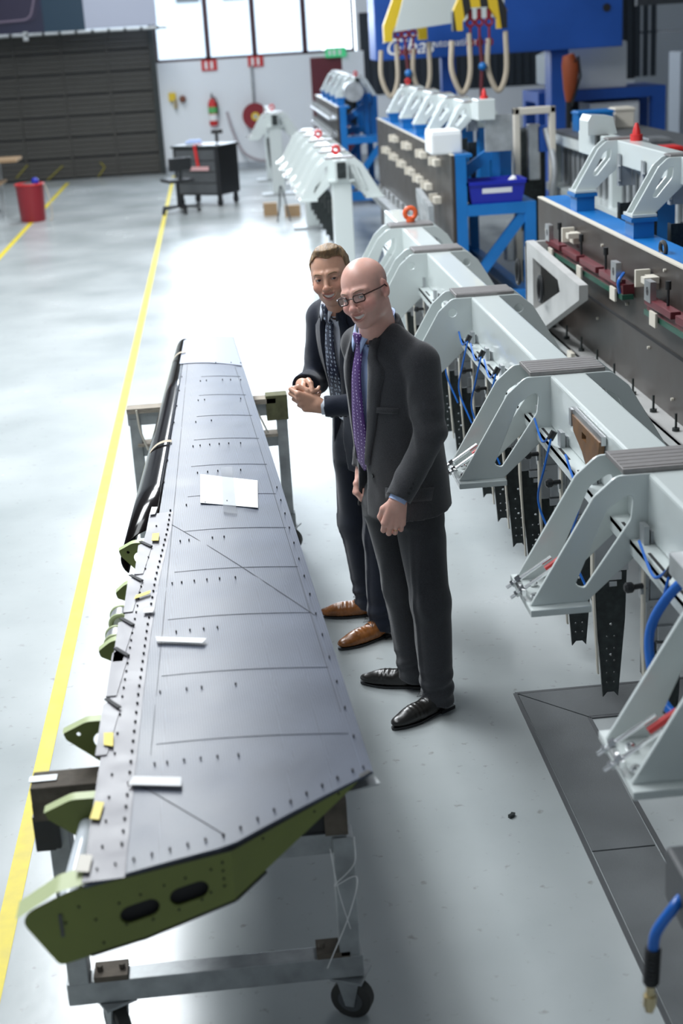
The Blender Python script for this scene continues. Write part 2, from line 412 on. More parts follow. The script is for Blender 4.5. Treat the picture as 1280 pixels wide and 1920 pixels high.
# hanging plates
def blade_mb():
    mb = MB(); T = lambda x, y, z: (x, z, y)
    holes = [circ(dx, z, .0045, 6) for z in (-.46, -.42, -.37, -.32, -.27) for dx in (-.013, .013)]+[circ(0, z, .006, 8) for z in (-.22, -.345)]
    plate(mb, [(-.055, 0), (.055, 0), (.05, -.2), (.027, -.52), (.012, -.5), (-.012, -.5), (-.027, -.52), (-.05, -.2)], holes, .012, T)
    mb.bb((-.055, .01, -.14), (-.045, .06, 0)).bb((.045, .01, -.14), (.055, .06, 0))
    mb.prism([(0, 0), (.05, 0), (.045, -.3), (.01, -.5)], .008, lambda x, y, z: (-.052+z+(-y)*.05, x, y))
    mb.prism([(0, 0), (.05, 0), (.045, -.3), (.01, -.5)], .008, lambda x, y, z: (.046+z-(-y)*.05, x, y))
    return mb
def block_mb():
    mb = MB().box((0, .02, .07), (.12, .05, .15), ch=.004).box((0, -.012, .03), (.05, .012, .05), ch=.002).box((0, -.018, -.015), (.06, .02, .03), ch=.002).box((0, -.02, -.045), (.026, .016, .02))
    mb.cyl((-.04, -.012, .115), (-.04, 0, .115), .008, 8).cyl((.04, -.012, .115), (.04, 0, .115), .008, 8)
    return mb
def riser_mb():
    mb = MB().box((0, .02, .26), (.085, .03, .24), ch=.003)
    mb.box((-.058, .02, .27), (.016, .05, .26)).box((.062, .02, .27), (.016, .05, .26))
    for z in (.18, .3): mb.cyl((-.075, .0, z), (-.055, .0, z), .013, 8)
    return mb
def knob_mb(): return MB().tube([(-.07, -.005, .2), (-.098, -.012, .2), (-.1, -.012, .2), (-.105, -.012, .2), (-.12, -.013, .2), (-.127, -.013, .2)], [.009, .009, .014, .018, .018, .01], 10)
bladeys = [-.6, -.12, .38, .9, 1.5, 1.95, 2.32, 2.7, 3.06, 3.42, 3.8, 4.2, 4.6, 5.0, 5.45, 5.9, 6.35]
for k, y in enumerate(bladeys):
    z = .79
    b = shared('blade', blade_mb, 'hanging_plate', 'steel_dark', t, (-.035, y, z)); b.scale = (1, 1, .92)
    shared('block', block_mb, 'clamp_block', 'alu', b, (0, 0, 0)); shared('riser', riser_mb, 'riser', 'alu_dull', b, (0, 0, 0))
    shared('knob', knob_mb, 'knob', 'black', b, (0, 0, 0))
    shared('strip', lambda: MB().prism([(0, .3), (.03, .3), (.035, -.02), (.026, -.42), (.012, -.42), (.004, -.02)], .006, lambda x, y, z: (-.068+z+max(0, -y)*.05, x-.015, y)), 'edge_strip', 'cream', b, (0, 0, 0))
# blue air lines of the jig
def curve(pts, n=8):
    """smooth path through points"""
    P = [Vector(p) for p in pts]; P = [P[0]*2-P[1]]+P+[P[-1]*2-P[-2]]; out = []
    for i in range(1, len(P)-2):
        for j in range(n):
            s = j/n; a, b, c, d = P[i-1:i+3]
            out.append(.5*((2*b)+(c-a)*s+(2*a-5*b+4*c-d)*s*s+(3*b-a-3*c+d)*s**3))
    return out+[P[-2]]
for y in (.55, 1.95, 1.45, 3.0, 3.35, 3.7, 4.1):
    x = -.135; MB().tube(curve([(x, y+.28, TOP-.16), (x-.01, y+.1, TOP-.2), (x, y, TOP-.15), (x-.03, y-.02, TOP-.26), (x-.05, y+.0, TOP-.4), (x-.01, y-.1, TOP-.54)]), .0045, 6).build('air_hose', 'hose', t, True)
    MB().cyl((x-.005, y, TOP-.165), (x+.012, y, TOP-.135), .013, 8).build('hose_clip', 'black', t)
MB().tube(curve([(-.06, .42, TOP-.13), (-.13, .45, TOP-.14), (-.2, .5, TOP-.3), (-.19, .4, TOP-.46), (-.1, .22, TOP-.5), (.0, .1, TOP-.45)]), .014, 10).build('air_hose', 'hose', t, True)
MB().tube(curve([(-.06, .34, TOP-.14), (-.12, .32, TOP-.16), (-.13, .3, TOP-.32), (-.08, .15, TOP-.4)]), .014, 10).build('air_hose', 'hose', t, True)
MB().box((-.1, .42, TOP-.11), (.09, .2, .06), ch=.004).build('valve_block', 'alu', t)
# brown bakelite gauge block clamped on the beam side
g = MB().bar((-.082, 1.42, TOP-.03), (-.082, 1.83, TOP-.03), .016, .03).box((-.085, 1.82, TOP-.05), (.024, .03, .06)).build('gauge_bar', 'alu', t)
mb = MB(); plate(mb, [(1.43, -.035), (1.8, -.035), (1.78, -.09), (1.66, -.13), (1.6, -.17), (1.52, -.17), (1.5, -.12), (1.45, -.09)], [[(1.6, -.06), (1.66, -.06), (1.66, -.085), (1.6, -.085)]], .02, lambda x, y, z: (-.095+z, x, y+TOP))
mb.build('gauge_block', 'caramel', g)
# black manifold at the near end with the hanging hose and brass coupler
MX, MY, MZ = -.31, -.40, .80
MB().box((MX, MY, MZ), (.2, .16, .13), ch=.012).build('manifold_box', 'grey_dark', t)
MB().bar((MX+.05, MY, MZ), (0, -.2, 1.1), .05, .05).build('manifold_arm', 'grey_dark', t)
DX = -.265
h = MB().tube(curve([(MX-.09, -.42, .80), (DX-.16, -.44, .79), (DX-.2, -.45, .74), (DX-.207, -.45, .69)]), .012, 10).build('drop_hose', 'hose', t, True)
XX = DX-.207; YY = -.45; ZZ = .70
mb = MB().cyl((XX, YY, ZZ), (XX-.004, YY, ZZ-.09), .015, 10)
for k in range(9): mb.ring((XX-.0004*k, YY, ZZ-.003-.01*k), .0155, .003, 'z', n=12, k=6)
mb.build('spring_guard', 'black', h, True)
MB().cyl((XX-.004, YY, ZZ-.09), (XX-.005, YY, ZZ-.12), .010, 10).cyl((XX-.005, YY, ZZ-.118), (XX-.006, YY, ZZ-.145), .0145, 10).cyl((XX-.006, YY, ZZ-.145), (XX-.006, YY, ZZ-.158), .010, 10).build('coupler', 'brass', h)

def far_jig(label, x, y0, brs, top, hole, y1, posts=True, eyes=(), loc=None, group=None):
    t = thing('drilling_jig', label, 'jig', (x, y0, 0)); beam(t, 0, y1-y0, top)
    for y in brs: bracket(t, y-y0, top, hole, clamps=posts, spread=.2 if posts else .1, ys=1 if posts else .55)
    if posts: post(t, .12, top); post(t, y1-y0-.2, top)
    for e in eyes: eye(t, 0, e-y0, top+.01, 'red')
    MB().box((0, -.012, top-.1), (.09, .02, .16)).build('end_plate', 'steel_dark', t)
    n = int((y1-y0-.6)/.5)
    for k in range(n):
        b = shared('blade', blade_mb, 'hanging_plate', 'steel_dark', t, (-.03, .4+.5*k, top-.5))
        shared('riser', riser_mb, 'riser', 'alu_dull', b, (0, 0, 0))
    if not posts: t.scale = (.72, 1, .72); t.location.z = 1.555-1.615*.72
    return t
far_jig('white beam jig in the middle row behind the fair-haired man, standing on a white column', 1.26, 14.95, [15.1, 15.9, 16.7, 17.6, 18.5, 19.4], 1.3, 'slot', 20.1, eyes=(15.5, 18.0))
far_jig('farthest white beam jig of the row, in front of the red hose reel', 1.0, 24.2, [24.4], 1.3, 'hole', 27.0, eyes=(25.0,))

# ------------------------------------------------------------------ blue assembly fixtures
def fixture(label, x0, y0, y1, w=.76, feet=(), detail=0, ztop=1.45):
    t = thing('assembly_fixture', label, 'fixture', (x0, y0, 0)); L = y1-y0; B = 'blue_paint'
    def bx(a, b, name='post', m=B, ch=.004): return MB().bb(a, b, ch=ch).build(name, m, t)
    yy = [0, L/2, L-.1]
    for y in yy:
        bx((.035, y, 0), (.135, y+.1, ztop-.03)); bx((w-.1, y, 0), (w, y+.1, 1.0))
        bx((.44, y+.42, 1.0), (.52, y+.5, ztop+.15), 'rear_post') if y < L-.5 else None
        bx((.135, y, .9), (w-.1, y+.1, 1.0), 'cross_beam'); bx((.135, y, .06), (w-.1, y+.1, .2), 'cross_beam')
        MB().bar((.14, y+.05, .25), (w-.08, y+.05, .92), .07, .09, up=(1, 0, -.8)).build('diagonal_brace', B, t)
        if y < L-.5: MB().bar((.12, y+.46, 1.2), (.46, y+.46, 1.42), .06, .1, up=(0, 0, 1)).build('diagonal_brace', B, t)
        if y < L-.5: bx((.42, y+.39, ztop+.02), (.56, y+.53, ztop+.15), 'pad')
    bx((.03, 0, ztop-.03), (.19, L, ztop), 'top_rail'); bx((w-.1, .1, .9), (w, L-.1, 1.0), 'side_rail'); bx((.04, .1, .06), (.14, L-.1, .16), 'side_rail'); bx((w-.1, .1, .06), (w, L-.1, .16), 'side_rail')
    for f in feet:
        for sx in (.1, .78):
            if sx > .5 : continue
            MB().bb((sx-.055, f-y0-.04, ztop), (sx+.055, f-y0+.12, ztop+.085)).bb((sx-.07, f-y0-.05, ztop+.085), (sx+.07, f-y0+.14, ztop+.105)).build('pillar', B, t)
        MB().bb((.54, f-y0-.02, .98), (.66, f-y0+.14, ztop+.105)).build('pillar', B, t)
    p = MB().bb((0, 0, .12), (.03, L, ztop-.005)).build('tooling_panel', 'brown_panel', t)
    MB().bb((-.003, 0, ztop-.006), (.03, L, ztop+.002)).build('edge_strip', 'cream', t)
    return t
A0 = 4.2; t = fixture('nearest blue-framed fixture with a dark brown tooling panel, at the right edge', 2.1, A0, 9.55, feet=(8.72, 7.5, 6.2))
MB().bb((-.004, 0, 1.015), (0, 5.35, 1.03)).build('panel_joint', 'hole', t)
def l_block(y, z):
    MB().box((-.02, y, z), (.05, .1, .06)).box((-.045, y+.085, z+.008), (.075, .022, .085), ch=.002).box((-.045, y-.045, z+.02), (.075, .06, .03)).build('locating_block', 'cream', t)
for y, z in ((8.45-A0, 1.33), (6.9-A0, 1.32)): l_block(y, z)
def red_bar(y0, y1, z0):
    n = 4; L = y1-y0
    b = MB()
    b.bb((-.06, y0, z0-.02), (-.0, y1, z0+.03))
    for k in range(n): b.box((-.06, y0+L*(k+.5)/n, z0+.035), (.05, L/n-.07, .035), ch=.004)
    b = b.build('clamp_rail', 'maroon', t)
    MB().bb((-.07, y0-.02, z0-.045), (-.01, y1+.02, z0-.02)).build('laminate_edge', 'green_glass', b)
    for k in (0, 1, 2):
        MB().box((-.085, y0+.1+(L-.2)*k/2*.95, z0-.03), (.012, .1, .07), ch=.002).build('locating_pad', 'cream', b)
    for y in (y0+.08, y1-.1):
        mb = MB(); plate(mb, [(-.05, -.05), (.05, -.05), (.05, .05), (-.05, .05)], [circ(0, 0, .022, 12)], .03, lambda x, yy, z: (-.09+z, y+x, z0+.09+yy)); mb.build('clamp_eye', 'alu', b)
    for k in range(3): 
        y = y0+L*(k+.7)/3.2; MB().cyl((-.05, y, z0+.05), (-.05, y, z0+.13), .007, 8).cyl((-.05, y, z0+.13), (-.05, y, z0+.17), .014, 8).build('clamp_screw', 'black', b)
    MB().tube(curve([(-.05, y0+.02, z0+.09), (-.09, y0-.02, z0+.05), (-.08, y0-.01, z0-.01)]), .008, 6).build('air_line', 'hose', b, True)
red_bar(7.28-A0, 9.0-A0, 1.215); red_bar(4.9-A0, 6.85-A0, 1.215)
# panel studs
mb = MB()
for (y, z) in [(9.3, 1.27), (9.2, .95), (7.9, 1.36), (6.75, 1.4), (6.9, 1.2), (8.0, .93), (7.0, .97), (6.6, .8), (6.0, 1.3), (5.6, 1.1), (7.4, 1.12), (6.2, .95)]:
    mb.cyl((-.012, y-A0, z), (0, y-A0, z), .008, 8)
tag(mb.build('stud', 'cream', t), kind='stuff')
# lower shelf rail with pins
sh = MB().bb((-.10, 4.3-A0, .69), (0, 9.15-A0, .705)).bb((-.10, 4.3-A0, .65), (-.09, 9.15-A0, .705)).build('shelf_rail', 'rail_grey', t)
for k in range(11):
    y = 5.3+.36*k-A0
    MB().cyl((-.055, y, .705), (-.055, y, .72), .018, 8).cyl((-.055, y, .72), (-.055, y, .79), .006, 8).build('pin', 'steel_dark', sh)
for y in (8.2, 6.9): MB().box((-.11, y-A0, .66), (.03, .1, .08)).build('locating_pad', 'cream', sh)
# triangular swing bracket at the far end of that panel
mb = MB(); TT = lambda x, y, z: (-.24+z, x, y)
w = MB(); plate(w, [(7.65-A0, 1.19), (9.0-A0, 1.25), (9.05-A0, 1.2), (9.03-A0, .66), (8.88-A0, .66), (7.65-A0, 1.11)], [[(8.15-A0, 1.14), (8.82-A0, 1.17), (8.82-A0, .84), (8.1-A0, 1.08)]], .05, lambda x, y, z: (-.2+z, x, y))
sw = w.build('swing_bracket', 'rail_grey', t)
MB().bb((-.2, 9.0-A0, .6), (-.0, 9.03-A0, 1.24)).build('hinge_plate', 'rail_grey', sw)
for y in (9.1, 8.45): MB().ring((-.235, y-A0, 1.04), .05, .012, 'x', sc=1.5).build('grab_handle', 'black', sw, True)
tA = far_jig('white jig mounted on the nearest blue fixture, red beacon knob on its beam', 2.45, 4.2, [8.7, 7.48, 6.18], 2.03, 'big', 9.65, posts=False)
MB().prism([(0, 0), (.26, 0), (.22, .15), (.03, .17), (.0, .12)], .22, lambda x, y, z: (x-.16, z+4.95, y+2.03)).build('end_cap', 'white_paint', tA)
MB().cyl((.05, 4.4, 2.03), (.05, 4.4, 2.08), .05, 12).tube([(.05, 4.4, 2.08), (.05, 4.4, 2.12), (.05, 4.4, 2.17)], [.035, .028, .012], 10).build('beacon_knob', 'red', tA, True)
MB().bb((-.1, 4.9, .9+.85), (.02, 4.95, 2.03)).build('end_tongue', 'steel_dark', tA)
MB().ring((-.42, 2.75, 1.5), .045, .014, 'x').build('rubber_ring', 'black', tA, True)
# fixture behind the men's heads
B0 = 13.0; t = fixture('second blue-framed fixture with brown panel, blue tray on its shelf', 2.08, B0, 18.9, feet=(13.6, 14.6, 15.6, 16.7, 17.9))
mb = MB()
for i, (y, z) in enumerate([(13.7, 1.33), (14.6, 1.33), (15.7, 1.33), (16.8, 1.33), (13.75, .98), (14.3, 1.05), (14.9, 1.06), (15.5, 1.08), (16.2, 1.1), (16.9, 1.12), (17.6, 1.14)]):
    MB().box((-.03, y-B0, z), (.06, .14, .06)).box((-.05, y-B0+.1, z+.01), (.08, .03, .08)).build('locating_block', 'cream', t)
r = MB().bb((-.22, .8, .62), (0, 5.2, .64)).bb((-.22, .8, .57), (-.2, 5.2, .63)).build('shelf_rail', 'alu_dull', t)
for k in range(10): MB().cyl((-.12, 1.0+.42*k, .64), (-.12, 1.0+.42*k, .74), .02, 8).build('pin', 'alu', r)
w = MB(); plate(w, [(.15, 1.0), (.95, 1.08), (.95, 1.0), (.25, .38), (.12, .4)], [[(.25, .93), (.7, .98), (.25, .6)]], .05, lambda x, y, z: (-.2+z, x, y)); w.build('swing_bracket', 'alu_dull', t)
tB = far_jig('white jig with five brackets mounted on the second blue fixture', 2.42, 13.3, [13.6, 14.6, 15.6, 16.7, 17.9], 2.03, 'big', 18.6, posts=False, eyes=(18.3,))
MB().bb((-.1, -.2, 1.85), (.12, .1, 2.1), ch=.01).build('end_cap', 'white_paint', tB)
MB().bb((.0, -.14, 1.46), (.35, -.1, 1.9)).build('end_tongue', 'alu_dull', tB)
MB().cyl((.02, -.05, 2.1), (.02, -.05, 2.13), .05).tube([(.02, -.05, 2.13), (.02, -.05, 2.18), (.02, -.05, 2.22)], [.035, .028, .012], 10).build('beacon_knob', 'red', tB, True)
t = fixture('farthest blue-framed fixture near the maroon door', 1.85, 22.1, 26.6, feet=(22.6, 23.5, 24.5, 25.5))
for z in (1.25, 1.0, .75): 
    MB().bb((-.12, .2, z), (0, 4.3, z+.03)).build('shelf_rail', 'alu', t)
    mb = MB()
    for k in range(12): mb.cyl((-.08, .3+.34*k, z+.03), (-.08, .3+.34*k, z+.12), .02, 6)
    tag(mb.build('pin', 'alu_dull', t), kind='stuff')
tC = far_jig('white jig mounted on the farthest blue fixture', 2.19, 22.3, [22.6, 23.5, 24.5, 25.5], 2.03, 'big', 26.3, posts=False, eyes=(22.5,))
MB().cyl((-.1, -.15, 1.75), (-.1, .2, 1.75), .2, 20).build('drum', 'alu_dull', tC, True)
# boxes standing on the second fixture
MB().bb((.14, .1, .985), (.66, .52, 1.0)).build('shelf_plate', 'blue_paint', t)
bx = thing('plastic_crate', 'royal blue plastic crate with a blank white label, on the blue fixture shelf', 'crate', (2.49, 13.19, 1.0))
def crate_mb(w, d, h):
    mb = MB(); s = .88; th = .012
    def ring(z, k): return [(-w/2*k, -d/2*k, z), (w/2*k, -d/2*k, z), (w/2*k, d/2*k, z), (-w/2*k, d/2*k, z)]
    o0, o1 = ring(0, s), ring(h, 1); i1 = ring(h, .94); i0 = ring(.02, s-.06)
    vs = o0+o1+i1+i0; fs = [(3, 2, 1, 0), (12, 13, 14, 15)]
    for a in (0, 4, 8):
        for k in range(4): fs.append((a+k, a+(k+1) % 4, a+4+(k+1) % 4, a+4+k))
    mb.add(vs, fs)
    for sy in (-1, 1): mb.box((0, sy*(d/2+.01), h-.015), (w+.04, .02, .03))
    for sx in (-1, 1): mb.box((sx*(w/2+.01), 0, h-.015), (.02, d+.04, .03))
    return mb
crate_mb(.52, .36, .2).build('tub', 'royal', bx)
MB().box((0.0, -.172, .115), (.27, .006, .045), (R(7), 0, 0)).build('card_label', 'white_tape', bx)
pr = tag(MB().prism([(0, 0), (.2, 0), (.14, .07), (.06, .04)], .16, lambda x, y, z: (2.55+x, 13.15+z, 1.03+y*2.6)).build('white_rag', 'white_tape'), 'white crumpled cloth in the royal blue crate', 'cloth')
MB().box((0, 0, .11), (.28, .4, .19), ch=.02).box((0, 0, .2), (.27, .39, .035), ch=.012).build('styrofoam_box', 'teal_case', None).location = (2.2, 13.12, 1.45)
o = bpy.data.objects['styrofoam_box']; tag(o, 'white block-shaped box on the corner of the second blue fixture', 'box'); o.location = (2.06, 13.3, 1.435)

# ------------------------------------------------------------------ aircraft flap lying on two trolleys
def ribline(x): return 2.71+(x+.09)*(.08/.29) if x < -.09 else 2.71+(x+.09)*(.28/.33)
wing = thing('aircraft_flap', 'long tapered grey carbon-fibre aircraft flap with green ribs, lying on two trolleys', 'aircraft part', (-.1, 5.0, .8))
def carbon():
    m = bpy.data.materials.new('carbon_weave'); m.use_nodes = True; nt = m.node_tree; N = nt.nodes; L = nt.links; b = N['Principled BSDF']
    tc = N.new('ShaderNodeTexCoord'); mp = N.new('ShaderNodeMapping'); mp.inputs['Rotation'].default_value = (0, 0, R(42)); L.new(tc.outputs['Object'], mp.inputs[0])
    ck = N.new('ShaderNodeTexChecker'); ck.inputs['Scale'].default_value = 210; ck.inputs[1].default_value = (.040, .050, .075, 1); ck.inputs[2].default_value = (.08, .098, .145, 1); L.new(mp.outputs[0], ck.inputs[0])
    n = N.new('ShaderNodeTexNoise'); n.inputs['Scale'].default_value = 5; n.inputs['Detail'].default_value = 8; L.new(tc.outputs['Object'], n.inputs[0])
    r = N.new('ShaderNodeMapRange'); r.inputs[1].default_value = .3; r.inputs[2].default_value = .75; r.inputs[3].default_value = .78; r.inputs[4].default_value = 1.2; L.new(n.outputs[0], r.inputs[0])
    mx = N.new('ShaderNodeMixRGB'); mx.blend_type = 'MULTIPLY'; mx.inputs[0].default_value = 1; L.new(ck.outputs[0], mx.inputs[1]); L.new(r.outputs[0], mx.inputs[2]); L.new(mx.outputs[0], b.inputs['Base Color'])
    q = N.new('ShaderNodeMapRange'); q.inputs[3].default_value = .34; q.inputs[4].default_value = .5; L.new(n.outputs[0], q.inputs[0]); L.new(q.outputs[0], b.inputs['Roughness'])
    bp = N.new('ShaderNodeBump'); bp.inputs['Strength'].default_value = .25; bp.inputs['Distance'].default_value = .001; L.new(ck.outputs[0], bp.inputs['Height']); L.new(bp.outputs[0], b.inputs['Normal'])
    b.inputs['Metallic'].default_value = .0; b.inputs['Specular IOR Level'].default_value = .5
    return m
M['carbon'] = carbon(); M['carbon_dark'] = mat('carbon_strip', (.115, .11, .13), .42, spec=.6, var=.12, vscale=12)
ZT = .95
def L_edge(y):   # forward edge of the skin
    return np.interp(y, [2.6, 3.5, 3.93, 4.36, 4.81, 5.05, 8.2], [-.395, -.392, -.386, -.374, -.348, -.342, -.27])
def R_edge(y): return np.interp(y, [2.99, 8.12], [.247, .02])
def sk_z(x, y, d=0):  # gentle crown across the chord
    a, b = L_edge(y), R_edge(y); s = (x-a)/(b-a); return ZT+.012*math.sin(PI*min(1, max(0, s)))-.004*s+d
# upper skin: grid between the root edge and the tip
mb = MB(); ny, nx = 90, 16; vs = []
rows = []
for j in range(ny+1):
    row = []
    for i in range(nx+1):
        s = i/nx; v = j/ny
        x0 = -.395+.64*s if True else 0
        yr = ribline(-.395+.642*s)-.012
        y = yr+(8.16-yr)*v
        a, b = L_edge(y), R_edge(max(y, 2.99)); x = a+(b-a)*s
        if j == 0: x = -.395+.642*s
        # shallow stringer ridges
        z = sk_z(x, max(y, 2.99))
        for k in range(13):
            yc = 3.05+.395*k
            d = abs(y-yc-.02*(x+.1))
            if d < .03 and .12 < s < .9: z += .0022*(1-d/.03)
        row.append((x, y, z))
    rows.append(row)
vs = [p for r in rows for p in r]; n1 = len(vs); vs += [(p[0], p[1], p[2]-.007) for p in vs]
fs = []; W1 = nx+1
for j in range(ny):
    for i in range(nx):
        a = j*W1+i; fs.append((a, a+1, a+W1+1, a+W1)); fs.append((n1+a, n1+a+W1, n1+a+W1+1, n1+a+1))
for j in range(ny):
    for i in (0, nx):
        a = j*W1+i; fs.append((a, a+W1, n1+a+W1, n1+a))
for i in range(nx):
    for j in (0, ny):
        a = j*W1+i; fs.append((a, a+1, n1+a+1, n1+a))
mb.add(vs, fs); OFF = Vector((.1, -5.0, -.8))
skin = mb.build('upper_skin', 'carbon', wing, True, OFF)
# forward spar strip lying over the skin edge with its stepped joggles
mb = MB(); prev = None
ys = [2.62+.1*k for k in range(25)]
for a, b in zip(ys[:-1], ys[1:]):
    a0, b0 = L_edge(a), L_edge(b)
    mb.add([(a0-.004, a, ZT+.0035), (a0+.085, a, ZT+.0065), (b0+.085, b, ZT+.0065), (b0-.004, b, ZT+.0035), (a0-.004, a, ZT-.012), (b0-.004, b, ZT-.012)], [(0, 1, 2, 3), (0, 3, 5, 4)])
mb.build('edge_strip', 'carbon_dark', skin, False)
for y in (3.47, 3.8, 4.02, 4.38, 4.7): # joggled lugs at the edge
    x = L_edge(y)
    MB().prism([(x-.018, y-.3), (x+.01, y-.3), (x+.028, y-.06), (x+.0, y), (x-.018, y-.02)], .006, lambda a, b, c: (a, b, ZT+.001+c)).build('edge_lug', 'carbon_dark', skin)
    MB().bar((x-.012, y+.012, ZT+.009), (x+.028, y-.055, ZT+.011), .012, .003).build('slot_mark', 'hole', skin)
# fasteners
mb = MB(); rr = random.Random(3)
def dot(x, y, r=.0032): 
    mb.tube([(x, y, sk_z(x, max(3, y))+.0005), (x, y, sk_z(x, max(3, y))+.0075)], r, 6)
for k in range(44):
    y = 2.75+.053*k
    if y < 5.05: dot(L_edge(y)+.072, y, .0034)
    if y < 4.9 and k % 2 == 0 or 3.5 < y < 4.3: dot(L_edge(y)+.03, y, .003)
    if k % 3 == 0: dot(R_edge(y+.25)-.02, y+.25, .0022)
for k in range(12):
    yc = 3.05+.395*k
    for x in (0, .03, .07, .11, .15, .2): 
        if rr.random() < .8: dot(L_edge(yc)+.13+x, yc+.045, .0024)
for k in range(16):
    x = -.37+.038*k; dot(x, ribline(x)+.03, .0026)
for f in range(7): dot(L_edge(5.4+f*.3)+.03, 5.4+f*.3, .0022)
tag(mb.build('fastener', 'hole', skin), kind='stuff')
# scribed lines
mb = MB()
def sline(x0, y0, x1, y1, w=.0016, n=30):
    for k in range(n):
        a, b_ = k/n, (k+1)/n; P_ = [(x0+(x1-x0)*q, y0+(y1-y0)*q) for q in (a, b_)]
        mb.bar((*P_[0], sk_z(P_[0][0], max(3, P_[0][1]))+.0006), (*P_[1], sk_z(P_[1][0], max(3, P_[1][1]))+.0006), w, .0012)
sline(L_edge(5.0)+.02, 5.0, .18, 3.95); sline(-.29, 3.0, -.1, 2.74); sline(-.275, 3.15, -.235, 7.8, .0012); sline(.2, 3.3, .0, 7.6, .0012)
for k in range(12): sline(L_edge(3.2+.395*k)+.13, 3.2+.395*k, R_edge(3.2+.395*k)-.03, 3.18+.395*k, .0005, 8)
tag(mb.build('scribe_line', 'hole', skin), kind='stuff')
# lower skin, rear edge, tip doubler
mb = MB(); v = []
for y in (2.75, 3.3, 8.1):
    a, b = L_edge(y), R_edge(max(y, 2.99)); k = (8.6-y)/5.8
    v += [(a, y+(.0), ZT-.05-.10*k), (b-.01, max(y, ribline(.2)+.02), ZT-.012)]
mb.add(v, [(0, 1, 3, 2), (2, 3, 5, 4)]); mb.build('lower_skin', 'carbon_dark', wing, False, OFF)
mb = MB(); v = []
for y in (2.7, 4.9, 8.15):
    a = L_edge(y)+.03; k = (8.6-y)/5.8; v += [(a, y, ZT-.01), (a, y, ZT-.05-.10*k)]
mb.add(v, [(0, 1, 3, 2), (2, 3, 5, 4)]); mb.build('front_spar', 'primer', wing, False, OFF)
mb = MB(); v = []
for j in range(9):
    for i in range(9):
        s_ = i/8; y = 7.52-.14*s_+(8.15-7.52+.14*s_-.02)*j/8; x = L_edge(y)+.006+(R_edge(y)-L_edge(y)-.012)*s_; v.append((x, y, sk_z(x, y)+.0035))
mb.add(v, [(j*9+i, j*9+i+1, j*9+i+10, j*9+i+9) for j in range(8) for i in range(8)]).build('tip_doubler', mat('pale_peel_ply', (.28, .31, .40), .5, spec=.6), skin)
MB().prism([(.06, 2.93), (.262, 3.0), (.255, 3.03), (.1, 3.1)], .004, lambda x, y, z: (x+.0, y-.02, .912+z)).build('trailing_flange', 'alu_dull', wing, False, OFF)
# root rib in two leaves
def ribT(x, z, d): return (x, ribline(x)-d, z)
def oval(cx, cz, L, h, ang, n=8):
    pts = []; ca, sa = math.cos(ang), math.sin(ang)
    for i in range(n+1):
        a = -PI/2+PI*i/n; pts.append((L/2+h/2*math.cos(a), h/2*math.sin(a)))
    for i in range(n+1):
        a = PI/2+PI*i/n; pts.append((-L/2+h/2*math.cos(a), h/2*math.sin(a)))
    return [(cx+x*ca-z*sa, cz+x*sa+z*ca) for x, z in pts]
rib = MB()
ov = [oval(-.29, .853, .042, .042, R(6)), oval(-.185, .866, .042, .042, R(6))]
rib = plate(rib, rounded([(-.53, .908), (-.462, .772), (-.29, .785), (-.09, .82), (-.09, .944), (-.385, .944), (-.44, .935)], [.03, .02, 0, 0, 0, 0, .05]), ov, .006, ribT)
rib = rib.build('root_rib', 'primer', wing, False, OFF)
o = MB(); plate(o, [(-.09, .822), (.18, .925), (.225, .944), (-.09, .944)], [], .006, ribT); o.build('root_rib', 'primer', wing, False, OFF)
mb = MB()
for i in range(8):
    a = (-.53, .908) ; 
nose = rounded([(-.535, .905), (-.45, .945), (-.385, .95)], [0, .04, 0], 6)
for p, q in zip(nose[:-1], nose[1:]):
    mb.add([ribT(p[0], p[1]+.002, .008), ribT(q[0], q[1]+.002, .008), ribT(q[0], q[1]+.002, -.06), ribT(p[0], p[1]+.002, -.06)], [(0, 1, 2, 3)])
mb.build('rib_flange', 'primer_light', rib)
MB().prism([(-.36, .80), (-.12, .83), (-.12, .93), (-.36, .93)], .004, lambda x, z, d: ribT(x, z, -.010-d)).build('hole_backing', 'hole', wing, False, OFF)  # dark sheet added behind the oval holes, standing in for interior shade
mb = MB()
for x, z in ((-.33, .885), (-.285, .892), (-.235, .9), (-.19, .905), (-.135, .91), (-.32, .83), (-.265, .826), (-.21, .833), (-.16, .843), (-.14, .855), (-.11, .92), (-.11, .9), (-.11, .88), (-.11, .862), (-.41, .9), (-.38, .86), (-.37, .8), (-.44, .87), (-.02, .93), (.1, .925), (.16, .935)):
    mb.tube([ribT(x, z, .005), ribT(x, z, .0085)], .0028, 6)
tag(mb.build('fastener', 'hole', rib), kind='stuff')
mb = MB(); mb.bar(ribT(-.385, .945, .004), ribT(-.09, .947, .004), .012, .006); mb.bar(ribT(-.09, .947, .004), ribT(.24, .945, .004), .012, .006)
mb.bar(ribT(-.4, .777, .002), ribT(-.29, .784, .002), .01, .006); mb.bar(ribT(-.29, .783, .002), ribT(-.09, .819, .002), .01, .006); mb.bar(ribT(-.09, .819, .002), ribT(-.02, .845, .002), .01, .006)
mb.build('sealant_bead', 'black', rib)
mb = MB().bb((-.452, ribline(-.45)-.0085, .84), (-.445, ribline(-.45)-.008, .895)); mb.build('stencil_mark', 'grey_dark', rib)
